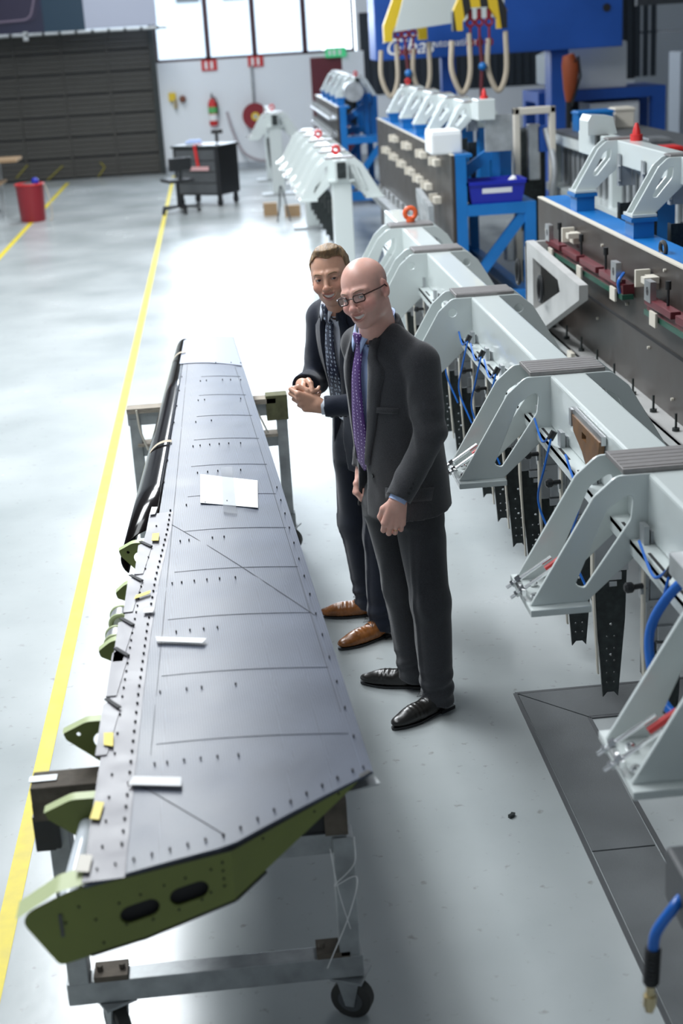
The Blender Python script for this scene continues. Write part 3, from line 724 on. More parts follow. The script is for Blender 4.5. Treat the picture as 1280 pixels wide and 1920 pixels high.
# D-nose tube, black gloss, with tie straps
mb = MB(); nn = 14; yy = [4.86, 5.4, 6, 7, 8.18]; vs = []; fs = []
for y in yy:
    a = L_edge(y)+.012; w = np.interp(y, [4.86, 8.2], [.108, .06])
    for i in range(nn+1):
        t_ = R(80+ i*(215-80)/nn); vs.append((a+w*1.05*math.cos(t_), y-(.02 if y < 4.9 else 0)*math.cos(t_)*-3, .862+.092*math.sin(t_)))
for j in range(len(yy)-1):
    for i in range(nn):
        a = j*(nn+1)+i; fs.append((a, a+1, a+nn+2, a+nn+1))
mb.add(vs, fs); ns = mb.build('nose_skin', 'black_gloss', wing, True, OFF)
ns.modifiers.new('s', 'SOLIDIFY').thickness = .004
for y, w in ((7.75, .068), (5.95, .09)):
    a = L_edge(y)+.012; pts = [(a+w*math.cos(R(t_)), y+.02*math.cos(R(t_)), .864+.1*math.sin(R(t_))) for t_ in range(75, 175, 8)]
    mb = MB()
    for p, q in zip(pts[:-1], pts[1:]): mb.add([p, q, (q[0], q[1]+.035, q[2]), (p[0], p[1]+.035, p[2])], [(0, 1, 2, 3)])
    mb.build('strap', 'sling', ns)
# nose ribs, hinge lugs and rollers on the front spar
def nose_rib(y, reach, drop, hole=True, ang=0, m='primer'):
    x = L_edge(y)+.02; T = lambda a, b, z: (x-a, y+z+a*ang, ZT-.012+b)
    o = MB(); out = rounded([(0, 0), (reach*.55, -.003), (reach, -.035), (reach*.95, -.055), (.02, -drop), (0, -drop)], [0, .06, .01, .01, 0, 0])
    plate(o, out, [circ(.045, -.06, .023, 14)]+([circ(reach*.72, -.04, .006, 8)]) if hole else [], .004, T)
    o = o.build('nose_rib', m, wing, False, OFF)
    fl = MB(); cc = rounded([(0, .001), (reach*.55, -.002), (reach, -.034)], [0, .06, 0], 6)
    for p, q in zip(cc[:-1], cc[1:]): fl.add([T(p[0], p[1], -.006), T(q[0], q[1], -.006), T(q[0], q[1], .028), T(p[0], p[1], .028)], [(0, 1, 2, 3)])
    fl.build('rib_flange', 'primer_light', o)
nose_rib(4.75, .12, .15, True, .35); nose_rib(4.38, .085, .08, False, .1); nose_rib(3.92, .095, .09, False, .1); nose_rib(3.4, .145, .15, True, .1); nose_rib(3.0, .15, .15, False, .1)
for y in (4.2, 4.04):
    x = L_edge(y)-.035
    o = MB().cyl((x, y-.03, .885), (x, y+.03, .885), .032, 18).build('hinge_roller', 'alu', wing, True, OFF)
    MB().ring((x, y-.034, .885), .028, .008, 'y').ring((x, y+.034, .885), .028, .008, 'y').box((x+.035, y-.034, .885), (.06, .008, .035)).build('hinge_lug', 'primer_light', o, True)
MB().cyl((-.425, 3.0, .865), (-.445, 2.66, .865), .021, 16).build('torque_tube', mat('white_tube', (.75, .8, .85), .2), wing, True, OFF)
# papers and tapes stuck to the skin
def stick(name, m, pts, dz=.009, th=.0012, label=None):
    o = MB().prism(pts, th, lambda x, y, z: (x, y, sk_z(x, max(3, y))+dz-.004+z)).build(name, m, skin)
    if label: o['label'] = label
    return o
stick('paper_sheet', 'paper', [(-.161, 5.069), (.048, 4.97), (.058, 5.309), (-.162, 5.433)], .009, label='white paper sheet taped to the skin')
ctm = mat('clear_tape', (.5, .52, .55), .15, spec=.8, var=.1); ctm.node_tree.nodes['Principled BSDF'].inputs['Alpha'].default_value = .22
stick('clear_tape', ctm, [(-.078, 4.93), (-.03, 4.9), (-.036, 5.5), (-.08, 5.5)], .0115)
for nme, m, pts in (('yellow_tape', 'yellow_tape', [(-.327, 4.70), (-.303, 4.69), (-.303, 4.77), (-.327, 4.775)]), ('white_tape', 'white_tape', [(-.345, 4.99), (-.325, 4.99), (-.318, 5.07), (-.34, 5.08)]),
                    ('yellow_tape', 'yellow_tape', [(-.362, 4.17), (-.315, 4.2), (-.313, 4.225), (-.358, 4.2)]), ('white_tape', 'white_tape', [(-.33, 4.045), (-.3, 4.04), (-.296, 4.075), (-.326, 4.08)]),
                    ('white_tape', 'white_tape', [(-.285, 3.85), (-.28, 3.815), (-.15, 3.765), (-.137, 3.795)]), ('yellow_tape', 'yellow_tape', [(-.392, 3.215), (-.368, 3.2), (-.372, 3.275), (-.396, 3.28)]),
                    ('white_tape', 'white_tape', [(-.322, 2.997), (-.198, 2.958), (-.198, 3.0), (-.31, 3.035)]), ('yellow_tape', 'yellow_tape', [(-.4, 2.865), (-.378, 2.855), (-.372, 2.93), (-.393, 2.94)]),
                    ('paper_tag', 'cream', [(-.415, 2.655), (-.385, 2.645), (-.382, 2.71), (-.41, 2.72)])):
    stick(nme, m, pts, .014)
# ------------------------------------------------------------------ trolleys under the flap
def caster(t, x, y, ang=0, r=.058):
    ax = Vector((math.cos(ang), math.sin(ang), 0)); c_ = Vector((x, y, r)); px_ = Vector((-ax.y, ax.x, 0))
    o = MB().tube([c_-ax*.019, c_-ax*.016, c_+ax*.016, c_+ax*.019], [r-.006, r, r, r-.006], 28).build('caster_wheel', 'rubber', t, True)
    MB().cyl(c_-ax*.021, c_+ax*.021, r*.6, 18).build('hub', 'grey_dark', o, True)
    fk = MB()
    for s_ in (-1, 1): fk.prism([(-.012, -.01), (.012, -.01), (.035, .075), (-.03, .075)], .005, lambda a, b, z: tuple(c_+ax*(s_*.024+z-.0025)+px_*a+Vector((0, 0, b-.005))))
    fk.box((x, y, .135), (.09, .09, .008), (0, 0, ang)).build('caster_fork', 'trolley', o)
def stand(label, loc, wl, wr, ztl, ztr, woodm, near):
    t = thing('trolley', label, 'trolley', loc); y = 0; T = 'trolley'; c = .0
    zb = .142
    MB().bb((wl, -.03, zb), (wr, .03, zb+.068), ch=.004).build('bottom_rail', T, t)
    a = MB().bar((wl+.035, 0, zb+.07), (wl+.035, 0, ztl-.04), .07, .055, up=(1, 0, 0), ch=.004).build('upright', T, t)
    b = MB().bar((wr-.035, 0, zb+.07), (wr-.035, 0, ztr-.08), .07, .055, up=(1, 0, 0), ch=.004).build('upright', T, t)
    for x, an_ in ((wl+.12, .5), (wr-.035 if near else wr-.03, 1.15)): caster(t, x, -.0, an_)
    for x in (wl+.12, wr-.08):
        MB().box((x, 0, zb+.078), (.09, .07, .016)).cyl((x-.03, 0, zb+.08), (x-.03, 0, zb+.1), .009, 6).cyl((x+.03, 0, zb+.08), (x+.03, 0, zb+.1), .009, 6).build('bolt_plate', 'old_wood', t)
    return t
t = stand('near trolley stand with worn metal frame under the flap root', (-.18, 3.34, 0), -.40, .40, .80, .66, 'old_wood', True)
MB().box((-.22, .0, .79), (.4, .09, .05), ch=.004).box((-.4, 0, .745), (.04, .09, .05)).build('wood_bearer', 'old_wood', t)
MB().box((-.40, -.03, .68), (.05, .02, .1)).box((-.37, -.04, .70), (.02, .02, .12)).build('jaw_clamp', 'black', t)
MB().bb((-.05, -.025, .53), (.37, .025, .59), ch=.003).build('cross_rail', T if False else 'trolley', t)
MB().box((.35, 0, .64), (.06, .07, .1)).build('wood_block', 'old_wood', t); MB().box((.29, 0.01, .69), (.08, .05, .2)).build('wood_block', 'black', t)
MB().tube(curve([(.395, -.035, .58), (.39, -.037, .5), (.335, -.037, .44), (.395, -.037, .46), (.37, -.037, .35), (.3, -.045, .19)]), .0018, 5).build('string', 'white_tape', t)
MB().tube(curve([(.33, -.032, .55), (.345, -.034, .42), (.37, -.034, .3)]), .0018, 5).build('string', 'white_tape', t)
MB().box((-.39, 0, .818), (.07, .03, .002)).build('tape_patch', 'alu_dull', t)
t2 = stand('far trolley stand with wood-topped metal frame under the middle of the flap', (-.15, 7.13, 0), -.40, .41, .82, .82, 'raw_wood', False)
for c_ in list(t2.children): pass
MB().bb((-.4, -.03, .745), (.41, .03, .81), ch=.004).build('top_rail', 'trolley', t2)
MB().bb((-.4, -.045, .81), (.35, .045, .835)).build('wood_bearer', 'raw_wood', t2)
MB().bb((.3, -.045, .72), (.41, .045, .85), ch=.004).build('wood_block', mat('mossy_wood', (.12, .12, .06), .8, var=.3, vscale=20), t2)
MB().bb((-.38, -.025, .58), (.37, .025, .635), ch=.003).build('cross_rail', 'trolley', t2); MB().bb((-.36, -.045, .635), (.35, .045, .65)).build('wood_bearer', 'raw_wood', t2)
MB().tube(curve([(-.35, -.05, .83), (-.34, -.055, .72), (-.31, -.055, .62)]), .006, 6).build('string', 'cream', t2)
MB().tube(curve([(.22, -.05, .84), (.26, -.055, .76), (.3, -.055, .66)]), .005, 6).build('string', 'cream', t2)
# ------------------------------------------------------------------ implicit surfaces for figures
def ln_(v): v = np.array(v, float); return v/np.linalg.norm(v)
def cap(P, a, b, ra, rb=None):
    a = np.array(a, float); b = np.array(b, float); rb = ra if rb is None else rb
    ab = b-a; t = np.clip(((P-a)@ab)/(ab@ab), 0, 1); return np.linalg.norm(P-(a+t[:, None]*ab), axis=1)-(ra+(rb-ra)*t)
def ell(P, c, r, Rm=None):
    q = P-np.array(c, float)
    if Rm is not None: q = q@np.array(Rm)      # columns = local axes
    r = np.array(r, float); k0 = np.linalg.norm(q/r, axis=1); k1 = np.linalg.norm(q/(r*r), axis=1)+1e-9
    return k0*(k0-1)/k1
def smin(a, b, k):
    h = np.clip(.5+.5*(b-a)/k, 0, 1); return b+(a-b)*h-k*h*(1-h)
def smax(a, b, k): return -smin(-a, -b, k)
def dens(tab, n=60):
    tab = np.array(tab, float); z = tab[:, 0]; zz = np.linspace(z[0], z[-1], n); out = [zz]
    m = np.gradient(tab[:, 1:], z, axis=0)
    i = np.clip(np.searchsorted(z, zz)-1, 0, len(z)-2); h = z[i+1]-z[i]; t = (zz-z[i])/h
    for c in range(tab.shape[1]-1):
        y = tab[:, c+1]; mm = m[:, c]
        out.append((2*t**3-3*t**2+1)*y[i]+(t**3-2*t**2+t)*h*mm[i]+(-2*t**3+3*t**2)*y[i+1]+(t**3-t**2)*h*mm[i+1])
    return np.array(out).T
def loft(L, tab, grow=0):
    """L: points in body frame (left, front, z); tab rows z, off_l, off_f, a, b"""
    z = L[:, 2]; zz = tab[:, 0]
    ol, of, a, b = [np.interp(z, zz, tab[:, k]) for k in (1, 2, 3, 4)]
    a = a+grow; b = b+grow; q = np.stack([L[:, 0]-ol, L[:, 1]-of], 1); r = np.stack([a, b], 1)
    k0 = np.linalg.norm(q/r, axis=1); k1 = np.linalg.norm(q/(r*r), axis=1)+1e-9
    d = k0*(k0-1)/k1
    return smax(smax(d, z-zz[-1], .01), zz[0]-z, .008)
_nk = rng.randn(14, 3); _np = rng.rand(14)*6.3
def wob(P, f):
    s = 0
    for k, p in zip(_nk, _np): s = s+np.sin(P@(k*f)+p)
    return s/14
def ridge(P, f): return np.exp(-(wob(P, f)/.11)**2)
def nets(fn, lo, hi, h):
    lo = np.array(lo, float); hi = np.array(hi, float); n = np.ceil((hi-lo)/h).astype(int)+1
    ax = [lo[k]+h*np.arange(n[k]) for k in range(3)]
    P = np.stack(np.meshgrid(*ax, indexing='ij'), -1).reshape(-1, 3)
    V = np.concatenate([fn(P[i:i+400000]) for i in range(0, len(P), 400000)]).reshape(n)
    s = V < 0; c = n-1; acc = np.zeros((*c, 3)); cnt = np.zeros(c)
    offs = [(i, j, k) for i in (0, 1) for j in (0, 1) for k in (0, 1)]
    sl = lambda A, o: A[o[0]:o[0]+c[0], o[1]:o[1]+c[1], o[2]:o[2]+c[2]]
    for o in offs:
        for d in range(3):
            if o[d] == 0:
                o2 = list(o); o2[d] = 1; A = sl(V, o); B = sl(V, o2); cr = (A < 0) != (B < 0)
                t = np.where(cr, A/np.where(cr, A-B, 1), 0); e = np.zeros(3); e[d] = 1
                acc += cr[..., None]*(np.array(o)+t[..., None]*e); cnt += cr
    m = cnt > 0; idx = -np.ones(c, int); idx[m] = np.arange(m.sum())
    g = np.stack(np.nonzero(m), 1); vs = lo+h*(g+acc[m]/cnt[m][:, None]); F = []
    for d in range(3):
        a, b = [(1, 2), (2, 0), (0, 1)][d]
        A = [slice(None)]*3; B = [slice(None)]*3; A[d] = slice(0, -1); B[d] = slice(1, None)
        cr = s[tuple(A)] != s[tuple(B)]
        p = np.stack(np.nonzero(cr), 1); ok = (p[:, a] > 0) & (p[:, b] > 0) & (p[:, a] < c[a]) & (p[:, b] < c[b]); p = p[ok]
        flip = s[p[:, 0], p[:, 1], p[:, 2]]
        def g_(da, db): q = p.copy(); q[:, a] -= da; q[:, b] -= db; return idx[q[:, 0], q[:, 1], q[:, 2]]
        q = np.stack([g_(1, 1), g_(0, 1), g_(0, 0), g_(1, 0)], 1); q[~flip] = q[~flip][:, ::-1]; F.append(q)
    return vs, np.concatenate(F)
def np_mesh(name, parts, mats, tint=None, parent=None, off=(0, 0, 0)):
    vs = np.concatenate([p[0] for p in parts])-np.array(off); o = 0; fs = []; mi = []
    for k, p in enumerate(parts): fs.append(p[1]+o); o += len(p[0]); mi += [p[2] if len(p) > 2 else 0]*len(p[1])
    fs = np.concatenate(fs); me = bpy.data.meshes.new(name); n = len(fs)
    me.vertices.add(len(vs)); me.vertices.foreach_set('co', vs.astype(np.float32).ravel())
    me.loops.add(4*n); me.loops.foreach_set('vertex_index', fs.astype(np.int32).ravel())
    me.polygons.add(n); me.polygons.foreach_set('loop_start', np.arange(n, dtype=np.int32)*4); me.polygons.foreach_set('loop_total', np.full(n, 4, dtype=np.int32))
    for m in mats: me.materials.append(M[m] if isinstance(m, str) else m)
    me.polygons.foreach_set('material_index', np.array(mi, dtype=np.int32)); me.polygons.foreach_set('use_smooth', np.ones(n, dtype=bool))
    me.update(calc_edges=True); me.validate()
    if tint is not None:
        at = me.color_attributes.new('tint', 'FLOAT_COLOR', 'POINT'); at.data.foreach_set('color', np.concatenate([tint, np.ones((len(tint), 1))], 1).astype(np.float32).ravel())
    ob = bpy.data.objects.new(name, me); COL.objects.link(ob); ob.parent = parent; return ob
def skin_mat(name, base, rough=.42):
    m = bpy.data.materials.new(name); m.use_nodes = True; nt = m.node_tree; N = nt.nodes; L = nt.links; b = N['Principled BSDF']
    at = N.new('ShaderNodeVertexColor'); at.layer_name = 'tint'
    tc = N.new('ShaderNodeTexCoord'); n = N.new('ShaderNodeTexNoise'); n.inputs['Scale'].default_value = 45; n.inputs['Detail'].default_value = 5; L.new(tc.outputs['Object'], n.inputs[0])
    r = N.new('ShaderNodeMapRange'); r.inputs[3].default_value = .9; r.inputs[4].default_value = 1.1; L.new(n.outputs[0], r.inputs[0])
    mx = N.new('ShaderNodeMixRGB'); mx.blend_type = 'MULTIPLY'; mx.inputs[0].default_value = 1; L.new(at.outputs[0], mx.inputs[1]); L.new(r.outputs[0], mx.inputs[2]); L.new(mx.outputs[0], b.inputs['Base Color'])
    b.inputs['Roughness'].default_value = rough; b.inputs['Subsurface Weight'].default_value = .12; b.inputs['Subsurface Radius'].default_value = (1, .35, .2); b.inputs['Subsurface Scale'].default_value = .01
    n2 = N.new('ShaderNodeTexNoise'); n2.inputs['Scale'].default_value = 260; L.new(tc.outputs['Object'], n2.inputs[0])
    bp = N.new('ShaderNodeBump'); bp.inputs['Strength'].default_value = .12; bp.inputs['Distance'].default_value = .001; L.new(n2.outputs[0], bp.inputs['Height']); L.new(bp.outputs[0], b.inputs['Normal'])
    return m
# head in its own frame: x his left, y face, z up; origin midway between the ears
BE = lambda P: np.stack([P[:, 0], P[:, 1], P[:, 2]-13*P[:, 0]**2], 1)
def head_sdf(P, sty):
    x = P.copy(); ax = np.abs(P[:, 0]); Q = np.stack([ax, P[:, 1], P[:, 2]], 1)
    d = ell(Q, (0, -.016, .036), (.0765, .098, .083))
    d = smin(d, ell(Q, (0, .02, -.022), (.066, .07, .078)), .03)
    d = smin(d, ell(Q, (0, .035, -.078), (.05*sty['jaw'], .05, .036)), .03)
    d = smin(d, ell(Q, (0, .068, -.1), (.024, .02, .016)), .022)
    d = smin(d, ell(Q, (.04, .062, -.034), (.026, .026, .022)), .02)          # cheek
    d = smin(d, cap(Q, (.012, .087, .022), (.048, .068, .02), .0085, .007), .016)   # brow
    d = smax(d, -ell(Q, (.032, .1, .002), (.018, .0175, .0125)), .012)          # socket
    d = smin(d, ell(Q, (.0315, .0765, .001), (.0158, .0142, .0135)), .006)      # lids
    d = smax(d, -ell(Q, (.0315, .0935, -.0005), (.0138, .018, .0036)), .0025)   # lid slit
    d = smin(d, cap(Q, (0, .086, .012), (0, .109, -.03), .0078, .0105), .014)   # nose
    d = smin(d, ell(Q, (0, .112, -.034), (.0145, .0125, .012)), .006)
    d = smin(d, ell(Q, (.0145, .1, -.038), (.0095, .010, .009)), .006)
    d = smax(d, -ell(Q, (.007, .107, -.045), (.0035, .005, .004)), .003)
    C = BE(Q)
    d = smin(d, ell(C, (0, .079, -.066), (.034, .018, .021)), .014)           # mouth mound
    d = smin(d, ell(C, (0, .0905, -.0608), (.03, .009, .0038)), .006)          # upper lip
    d = smin(d, ell(C, (0, .0895, -.0795), (.026, .010, .0048)), .006)          # lower lip
    d = smax(d, -ell(C, (0, .1, -.0700), (.0315, .024, .0066)), .003)         # open smile
    d = smax(d, -cap(Q, (.021, .1, -.037), (.043, .083, -.064), .0036, .0028), .008)  # cheek crease
    d = smax(d, -cap(Q, (.052, .062, .004), (.062, .05, -.002), .001), .004)
    ear = ell(Q, (.0785, -.012, -.004), (.0075, .019, .033), [[.96, -.28, 0], [.28, .96, 0], [0, 0, 1]])
    ear = smax(ear, -ell(Q, (.089, -.01, .002), (.0075, .0115, .02)), .004); ear = smin(ear, ell(Q, (.077, -.001, -.03), (.006, .009, .009)), .006)
    d = smin(d, ear, .006)
    return d
def hand_parts(o, X, Y, Z, curls, thumb=0, s=1.0):
    """segments of a hand: X towards the thumb, Y along the fingers, Z out of its back"""
    o = np.array(o, float); X, Y, Z = [ln_(v) for v in (X, Y, Z)]
    w = lambda p: o+s*(X*p[0]+Y*p[1]+Z*p[2])
    palm = []; fing = []; tips = []
    for k, (x, L3, r) in enumerate([(.031, (.043, .027, .022), .0092), (.0105, (.048, .03, .023), .0095), (-.010, (.045, .028, .022), .0091), (-.029, (.036, .021, .019), .0081)]):
        kn = (x, .09-.004*abs(k-1)-.004*(k == 3), .0)
        palm.append((w((x*.62, .012, -.004)), w(kn), s*.0135, s*.0122))
        p = np.array(kn); a = 0; c = curls[k] if isinstance(curls[0], (tuple, list)) else curls
        for j in range(3):
            a += R(c[j]); q = p+L3[j]*np.array([(-.0-.10*x*2)*0, math.cos(a), -math.sin(a)]); fing.append((w(p), w(q), s*(r+.0006-.0008*j), s*(r-.0002-.0009*j), k)); p = q
        tips.append(w(p))
    t0, t1, t2, t3 = [np.array(v) for v in ((.018, .018, -.01), (.044, .046, -.018), (.05+.0*thumb, .077, -.024-.01*thumb), (.043-.012*thumb, .1, -.03-.014*thumb))]
    th = [(w(t0), w(t1), s*.0155, s*.0125), (w(t1), w(t2), s*.012, s*.0105), (w(t2), w(t3), s*.0105, s*.0085)]
    return palm, fing, th, w
def hand_sdf(P, H):
    palm, fing, th, w = H
    d = None
    for a, b, ra, rb in palm:
        e = cap(P, a, b, ra, rb); d = e if d is None else smin(d, e, .012)
    fs = []
    for k in range(4):
        e = None
        for a, b, ra, rb, kk in fing:
            if kk == k:
                c = cap(P, a, b, ra, rb); e = c if e is None else smin(e, c, .003)
        fs.append(e)
    f = fs[0]
    for e in fs[1:]: f = smin(f, e, .0015)
    t = None
    for a, b, ra, rb in th:
        c = cap(P, a, b, ra, rb); t = c if t is None else smin(t, c, .005)
    d = smin(d, f, .006); return smin(d, t, .006)

def rot(axis, deg): return np.array(Matrix.Rotation(R(deg), 3, axis))
def band(frame, rows, m, name, parent, th=.003):
    """strip mesh from rows of points (body frame) """
    vs = []; n = len(rows[0]); fs = []
    for r in rows:
        for p in r: vs.append(frame(p))
    for i in range(len(rows)-1):
        for j in range(n-1): fs.append((i*n+j, i*n+j+1, (i+1)*n+j+1, (i+1)*n+j))
    mb = MB(); mb.add(vs, fs); o = mb.build(name, m, parent, True)
    if th:
        s = o.modifiers.new('s', 'SOLIDIFY'); s.thickness = th; s.offset = 0
    return o

def person(q):
    O = np.array(q['O'], float); a = R(q['yaw']); lv = np.array([math.cos(a), -math.sin(a), 0]); fv = np.array([-math.sin(a), -math.cos(a), 0]); zv = np.array([0, 0, 1.])
    t = thing('person', q['label'], 'person', tuple(O))
    toL = lambda P: np.stack([(P-O)@lv, (P-O)@fv, P[:, 2]], 1)
    toW = lambda p: O*np.array([1, 1, 0])+lv*p[0]+fv*p[1]+zv*p[2]
    loc = lambda p: tuple(np.array(toW(p))-O)
    T = dens(q['torso']); Hc = np.array(q['head'], float); s = q['hs']
    HR = rot('Y', q['roll'])@np.stack([np.array([math.cos(R(q['face'])), -math.sin(R(q['face'])), 0]), np.array([-math.sin(R(q['face'])), -math.cos(R(q['face'])), 0]), zv], 1)@rot('X', q['pitch'])   # columns: local axes
    hl = lambda P: (P-Hc)@HR/s
    hw = lambda p: Hc+s*(HR@np.array(p, float))
    NZ = q['nz']; nb = toW((q.get('nl', 0), q['neck_f'], NZ))
    hands = [hand_parts(*h) for h in q['hands']]
    # ---------- body: one surface for head and neck, hands, and the trunk and limbs under the clothes
    def f_head(P):
        d = head_sdf(hl(P), q)*s
        n = cap(P, hw((0, -.03, -.05)), nb-fv*.026, .059*s, .063)
        n = smin(n, cap(P, hw((0, .0, -.07)), nb+fv*.012, .046*s, .05), .02)
        return smin(d, n, .018)
    lo = np.minimum(Hc-.15, nb-.08); hi = np.maximum(Hc+.16, nb+.07)
    parts = [nets(f_head, lo, hi, .0027)]
    for (H, h, A_) in zip(hands, q['hands'], q['arms']):
        o = np.array(h[0]); Yh = ln_(h[2]); Fo = ln_(np.array(A_[2])-np.array(A_[1])); fa = lambda P, H=H, o=o, Yh=Yh, Fo=Fo: smin(hand_sdf(P, H), smin(cap(P, o-Fo*.05, o, .026, .0255), cap(P, o, o+Yh*.02, .025, .0255), .01), .015)
        c = o+Yh*.06; parts.append(nets(fa, c-.14, c+.14, .0028))
    def f_core(P):
        L = toL(P); d = np.maximum(loft(L, T, -.05), 1.0-L[:, 2])
        for A in q['arms']: d = smin(d, smin(cap(P, A[0], A[1], .038, .034), cap(P, A[1], A[2], .034, .022), .02), .03)
        for K in q['legs']: d = smin(d, smin(cap(P, K[0], K[1], .06, .048), cap(P, K[1], K[2], .048, .03), .02), .02)
        return d
    parts.append(nets(f_core, O+[-.42, -.42, .04], O+[.42, .42, 1.55], .02))
    vs = np.concatenate([p[0] for p in parts]); base = np.array(q['skin']); tint = np.tile(base, (len(vs), 1))
    nh = len(parts[0][0]); L = hl(vs[:nh]); C = BE(L)
    def blob(P, c, r): return np.clip(1-np.linalg.norm((P-np.array(c))/np.array(r), axis=1), 0, 1)
    A = np.stack([np.abs(L[:, 0]), L[:, 1], L[:, 2]], 1); th = tint[:nh]
    def mixc(w, c): 
        w = np.clip(w, 0, 1)[:, None]; th[:] = th*(1-w)+np.array(c)*w
    mixc(.75*blob(A, (.045, .075, -.03), (.04, .04, .035)), q['blush']); mixc(.6*blob(A, (0, .115, -.033), (.025, .03, .02)), q['blush']); mixc(.7*blob(A, (.08, -.01, 0), (.02, .03, .04)), q['blush'])
    CA = BE(A)
    mixc(2.2*blob(CA, (0, .096, -.0605), (.034, .02, .0065)), (.52, .22, .18)); mixc(2.2*blob(CA, (0, .093, -.0795), (.03, .02, .0075)), (.54, .24, .20))
    mixc(3*blob(CA, (0, .076, -.068), (.034, .014, .012)), (.10, .03, .03))
    mixc(1.2*blob(A, (.0315, .085, .0), (.02, .02, .009)), (.34, .15, .12))
    st = np.clip((.05-L[:, 1])/.04, 0, 1)*np.clip((.065-L[:, 2])/.03, 0, 1)*np.clip((L[:, 2]+.05)/.03, 0, 1)*np.clip((.0735-np.abs(L[:, 0])+.004)/.003, 0, 1)
    mixc(q['stubble']*st, (.2, .15, .12))
    jw = np.clip((-.045-L[:, 2])/.02, 0, 1)*np.clip((L[:, 1])/.04, 0, 1)*np.clip((L[:, 2]+.125)/.02, 0, 1)*(1-np.clip(2*blob(CA, (0, .09, -.068), (.04, .03, .03)), 0, 1)); mixc(.22*jw, (.33, .22, .2))
    tint[:nh] = th
    body = np_mesh('body', parts, [skin_mat('skin', base)], tint, t, O)
    # eyes, teeth, brows
    for sx in (-1, 1):
        mb = MB(); c = np.array((sx*.0315, .0765, 0)); mb.ball((0, 0, 0), .0125*s, n=20)
        o = mb.build('eye', 'eye_white', t, True); o.location = tuple(hw(c)-O)
        g = ln_(np.array((-.0, -.0, 2.6))-hw(c)); zq = Vector(g)
        Rq = zq.to_track_quat('Z', 'Y').to_matrix(); mb = MB()
        def disc(z, r, m, up=.001):
            k = 14; vs_ = [Rq@Vector((r*math.cos(2*PI*i/k), r*math.sin(2*PI*i/k), z)) for i in range(k)]+[Rq@Vector((0, 0, z+up*s))]
            mb.add(vs_, [(i, (i+1) % k, k) for i in range(k)], m)
        disc(.0109*s, .0066*s, 0, .0024); disc(.0124*s, .0034*s, 1, .0012); mb.build('iris', [q['iris'], 'black'], o, True)
        # brow
        pts = [hw((sx*x_, y_, z_)) for x_, y_, z_ in ((.012, .0965, .019), (.024, .0945, .0235), (.038, .086, .0245), (.05, .074, .019))]
        mb = MB(); mb.tube([Vector(p-O) for p in pts], [.0012, .003, .0028, .0012], 8); mb.build('eyebrow', q['brow'], t, True)
    mb = MB(); rows = []
    for i in range(21):
        x_ = -.028+.0028*i; yb = .0895-13*x_*x_; zb = -.0695+13*x_*x_; hh = .0066*max(.2, 1-(x_/.034)**2)**.5; g_ = -.0005 if i % 2 else .0003; rows.append([(x_, yb+g_, zb+hh), (x_, yb+.0012+g_, zb+.001), (x_, yb-.0005+g_, zb-hh*.85)])
    vs_ = [Vector(hw(p)-O) for r in rows for p in r]; fs_ = []
    for i in range(20):
        for j in range(2): fs_.append((i*3+j, i*3+j+1, (i+1)*3+j+1, (i+1)*3+j))
    mb.add(vs_, fs_).build('teeth', 'teeth', t, True)
    # ---------- hair
    if q.get('hair'):
        def f_hair(P):
            L = hl(P); Q = np.stack([np.abs(L[:, 0]), L[:, 1], L[:, 2]], 1)
            d = ell(Q, (0, -.018, .040), (.082, .102, .087)); d = smin(d, ell(L, (.01, .03, .110), (.05, .045, .014)), .02)
            w = wob(L*np.array([1, .25, .5]), 190)*.0035+wob(L*np.array([1, .35, .4]), 420)*.002
            d = d-w
            line = .063+.75*(Q[:, 0])**1.0*.35       # hairline height at the forehead
            front = np.where(L[:, 1] > .02, (.084-.006*np.cos(L[:, 0]*70-1.2)-np.clip(Q[:, 0]-.035, 0, 1)*.5)-L[:, 2], -1)
            side = np.where(L[:, 1] <= .03, (-.002+np.clip(L[:, 1]+.02, 0, 1)*.9-np.clip(-.03-L[:, 1], 0, 1)*.9)-L[:, 2], -1)
            d = smax(d, front, .006); d = smax(d, side, .006)
            d = smax(d, -ell(Q, (.083, -.008, -.004), (.02, .022, .036)), .004)
            return d*s
        p = nets(f_hair, Hc-.15, Hc+.17, .003); np_mesh('hair', [p], [q['hair']], None, t, O)
    # ---------- suit
    arms = q['arms']
    vw = q['vopen']; vz = [r[0] for r in vw]; vv = [r[1] for r in vw]; vc = [r[2] for r in vw]
    bulge = q['folds']
    def f_jacket(P, grow=0):
        L = toL(P); d = loft(L, T, grow)
        for sg, A in zip((1, -1), arms):
            ol = np.interp(NZ, T[:, 0], T[:, 1]); of = np.interp(NZ, T[:, 0], T[:, 2])
            d = smin(d, cap(P, toW((ol+sg*.085, of, NZ+.015)), np.array(A[0])+[0, 0, .012], .05, .056), .03)
            A = [np.array(v, float) for v in A]; up = ln_(A[1]-A[0]); fo = ln_(A[2]-A[1])
            e1 = cap(P, A[0], A[1], .068*q['arm'], .055*q['arm']); e2 = cap(P, A[1], A[2]+fo*.05, .054*q['arm'], .043*q['arm'])
            s1 = (P-A[1])@up; s2 = (P-A[1])@fo; near = np.exp(-(np.linalg.norm(P-A[1], axis=1)/.11)**2)
            wr = .002*near*np.sin(s1*110+9*wob(P, 11))+(.0035+.006*near)*(ridge(P+fo*0, 13)-.3)
            e = smin(e1, e2, .02)-wr
            e = np.maximum(e, (P-(A[2]))@fo)
            e = smax(e, -np.maximum(cap(P, A[2]-fo*.02, A[2]+fo*.05, .034, .036), -1), .003)
            dd = smin(d, e, .014); d = dd
        z = L[:, 2]; lc = np.interp(z, vz, vc); w = np.interp(z, vz, vv)
        wedge = np.maximum(np.abs(L[:, 0]-lc)-w, .03-L[:, 1]); d = smax(d, -wedge, .006)
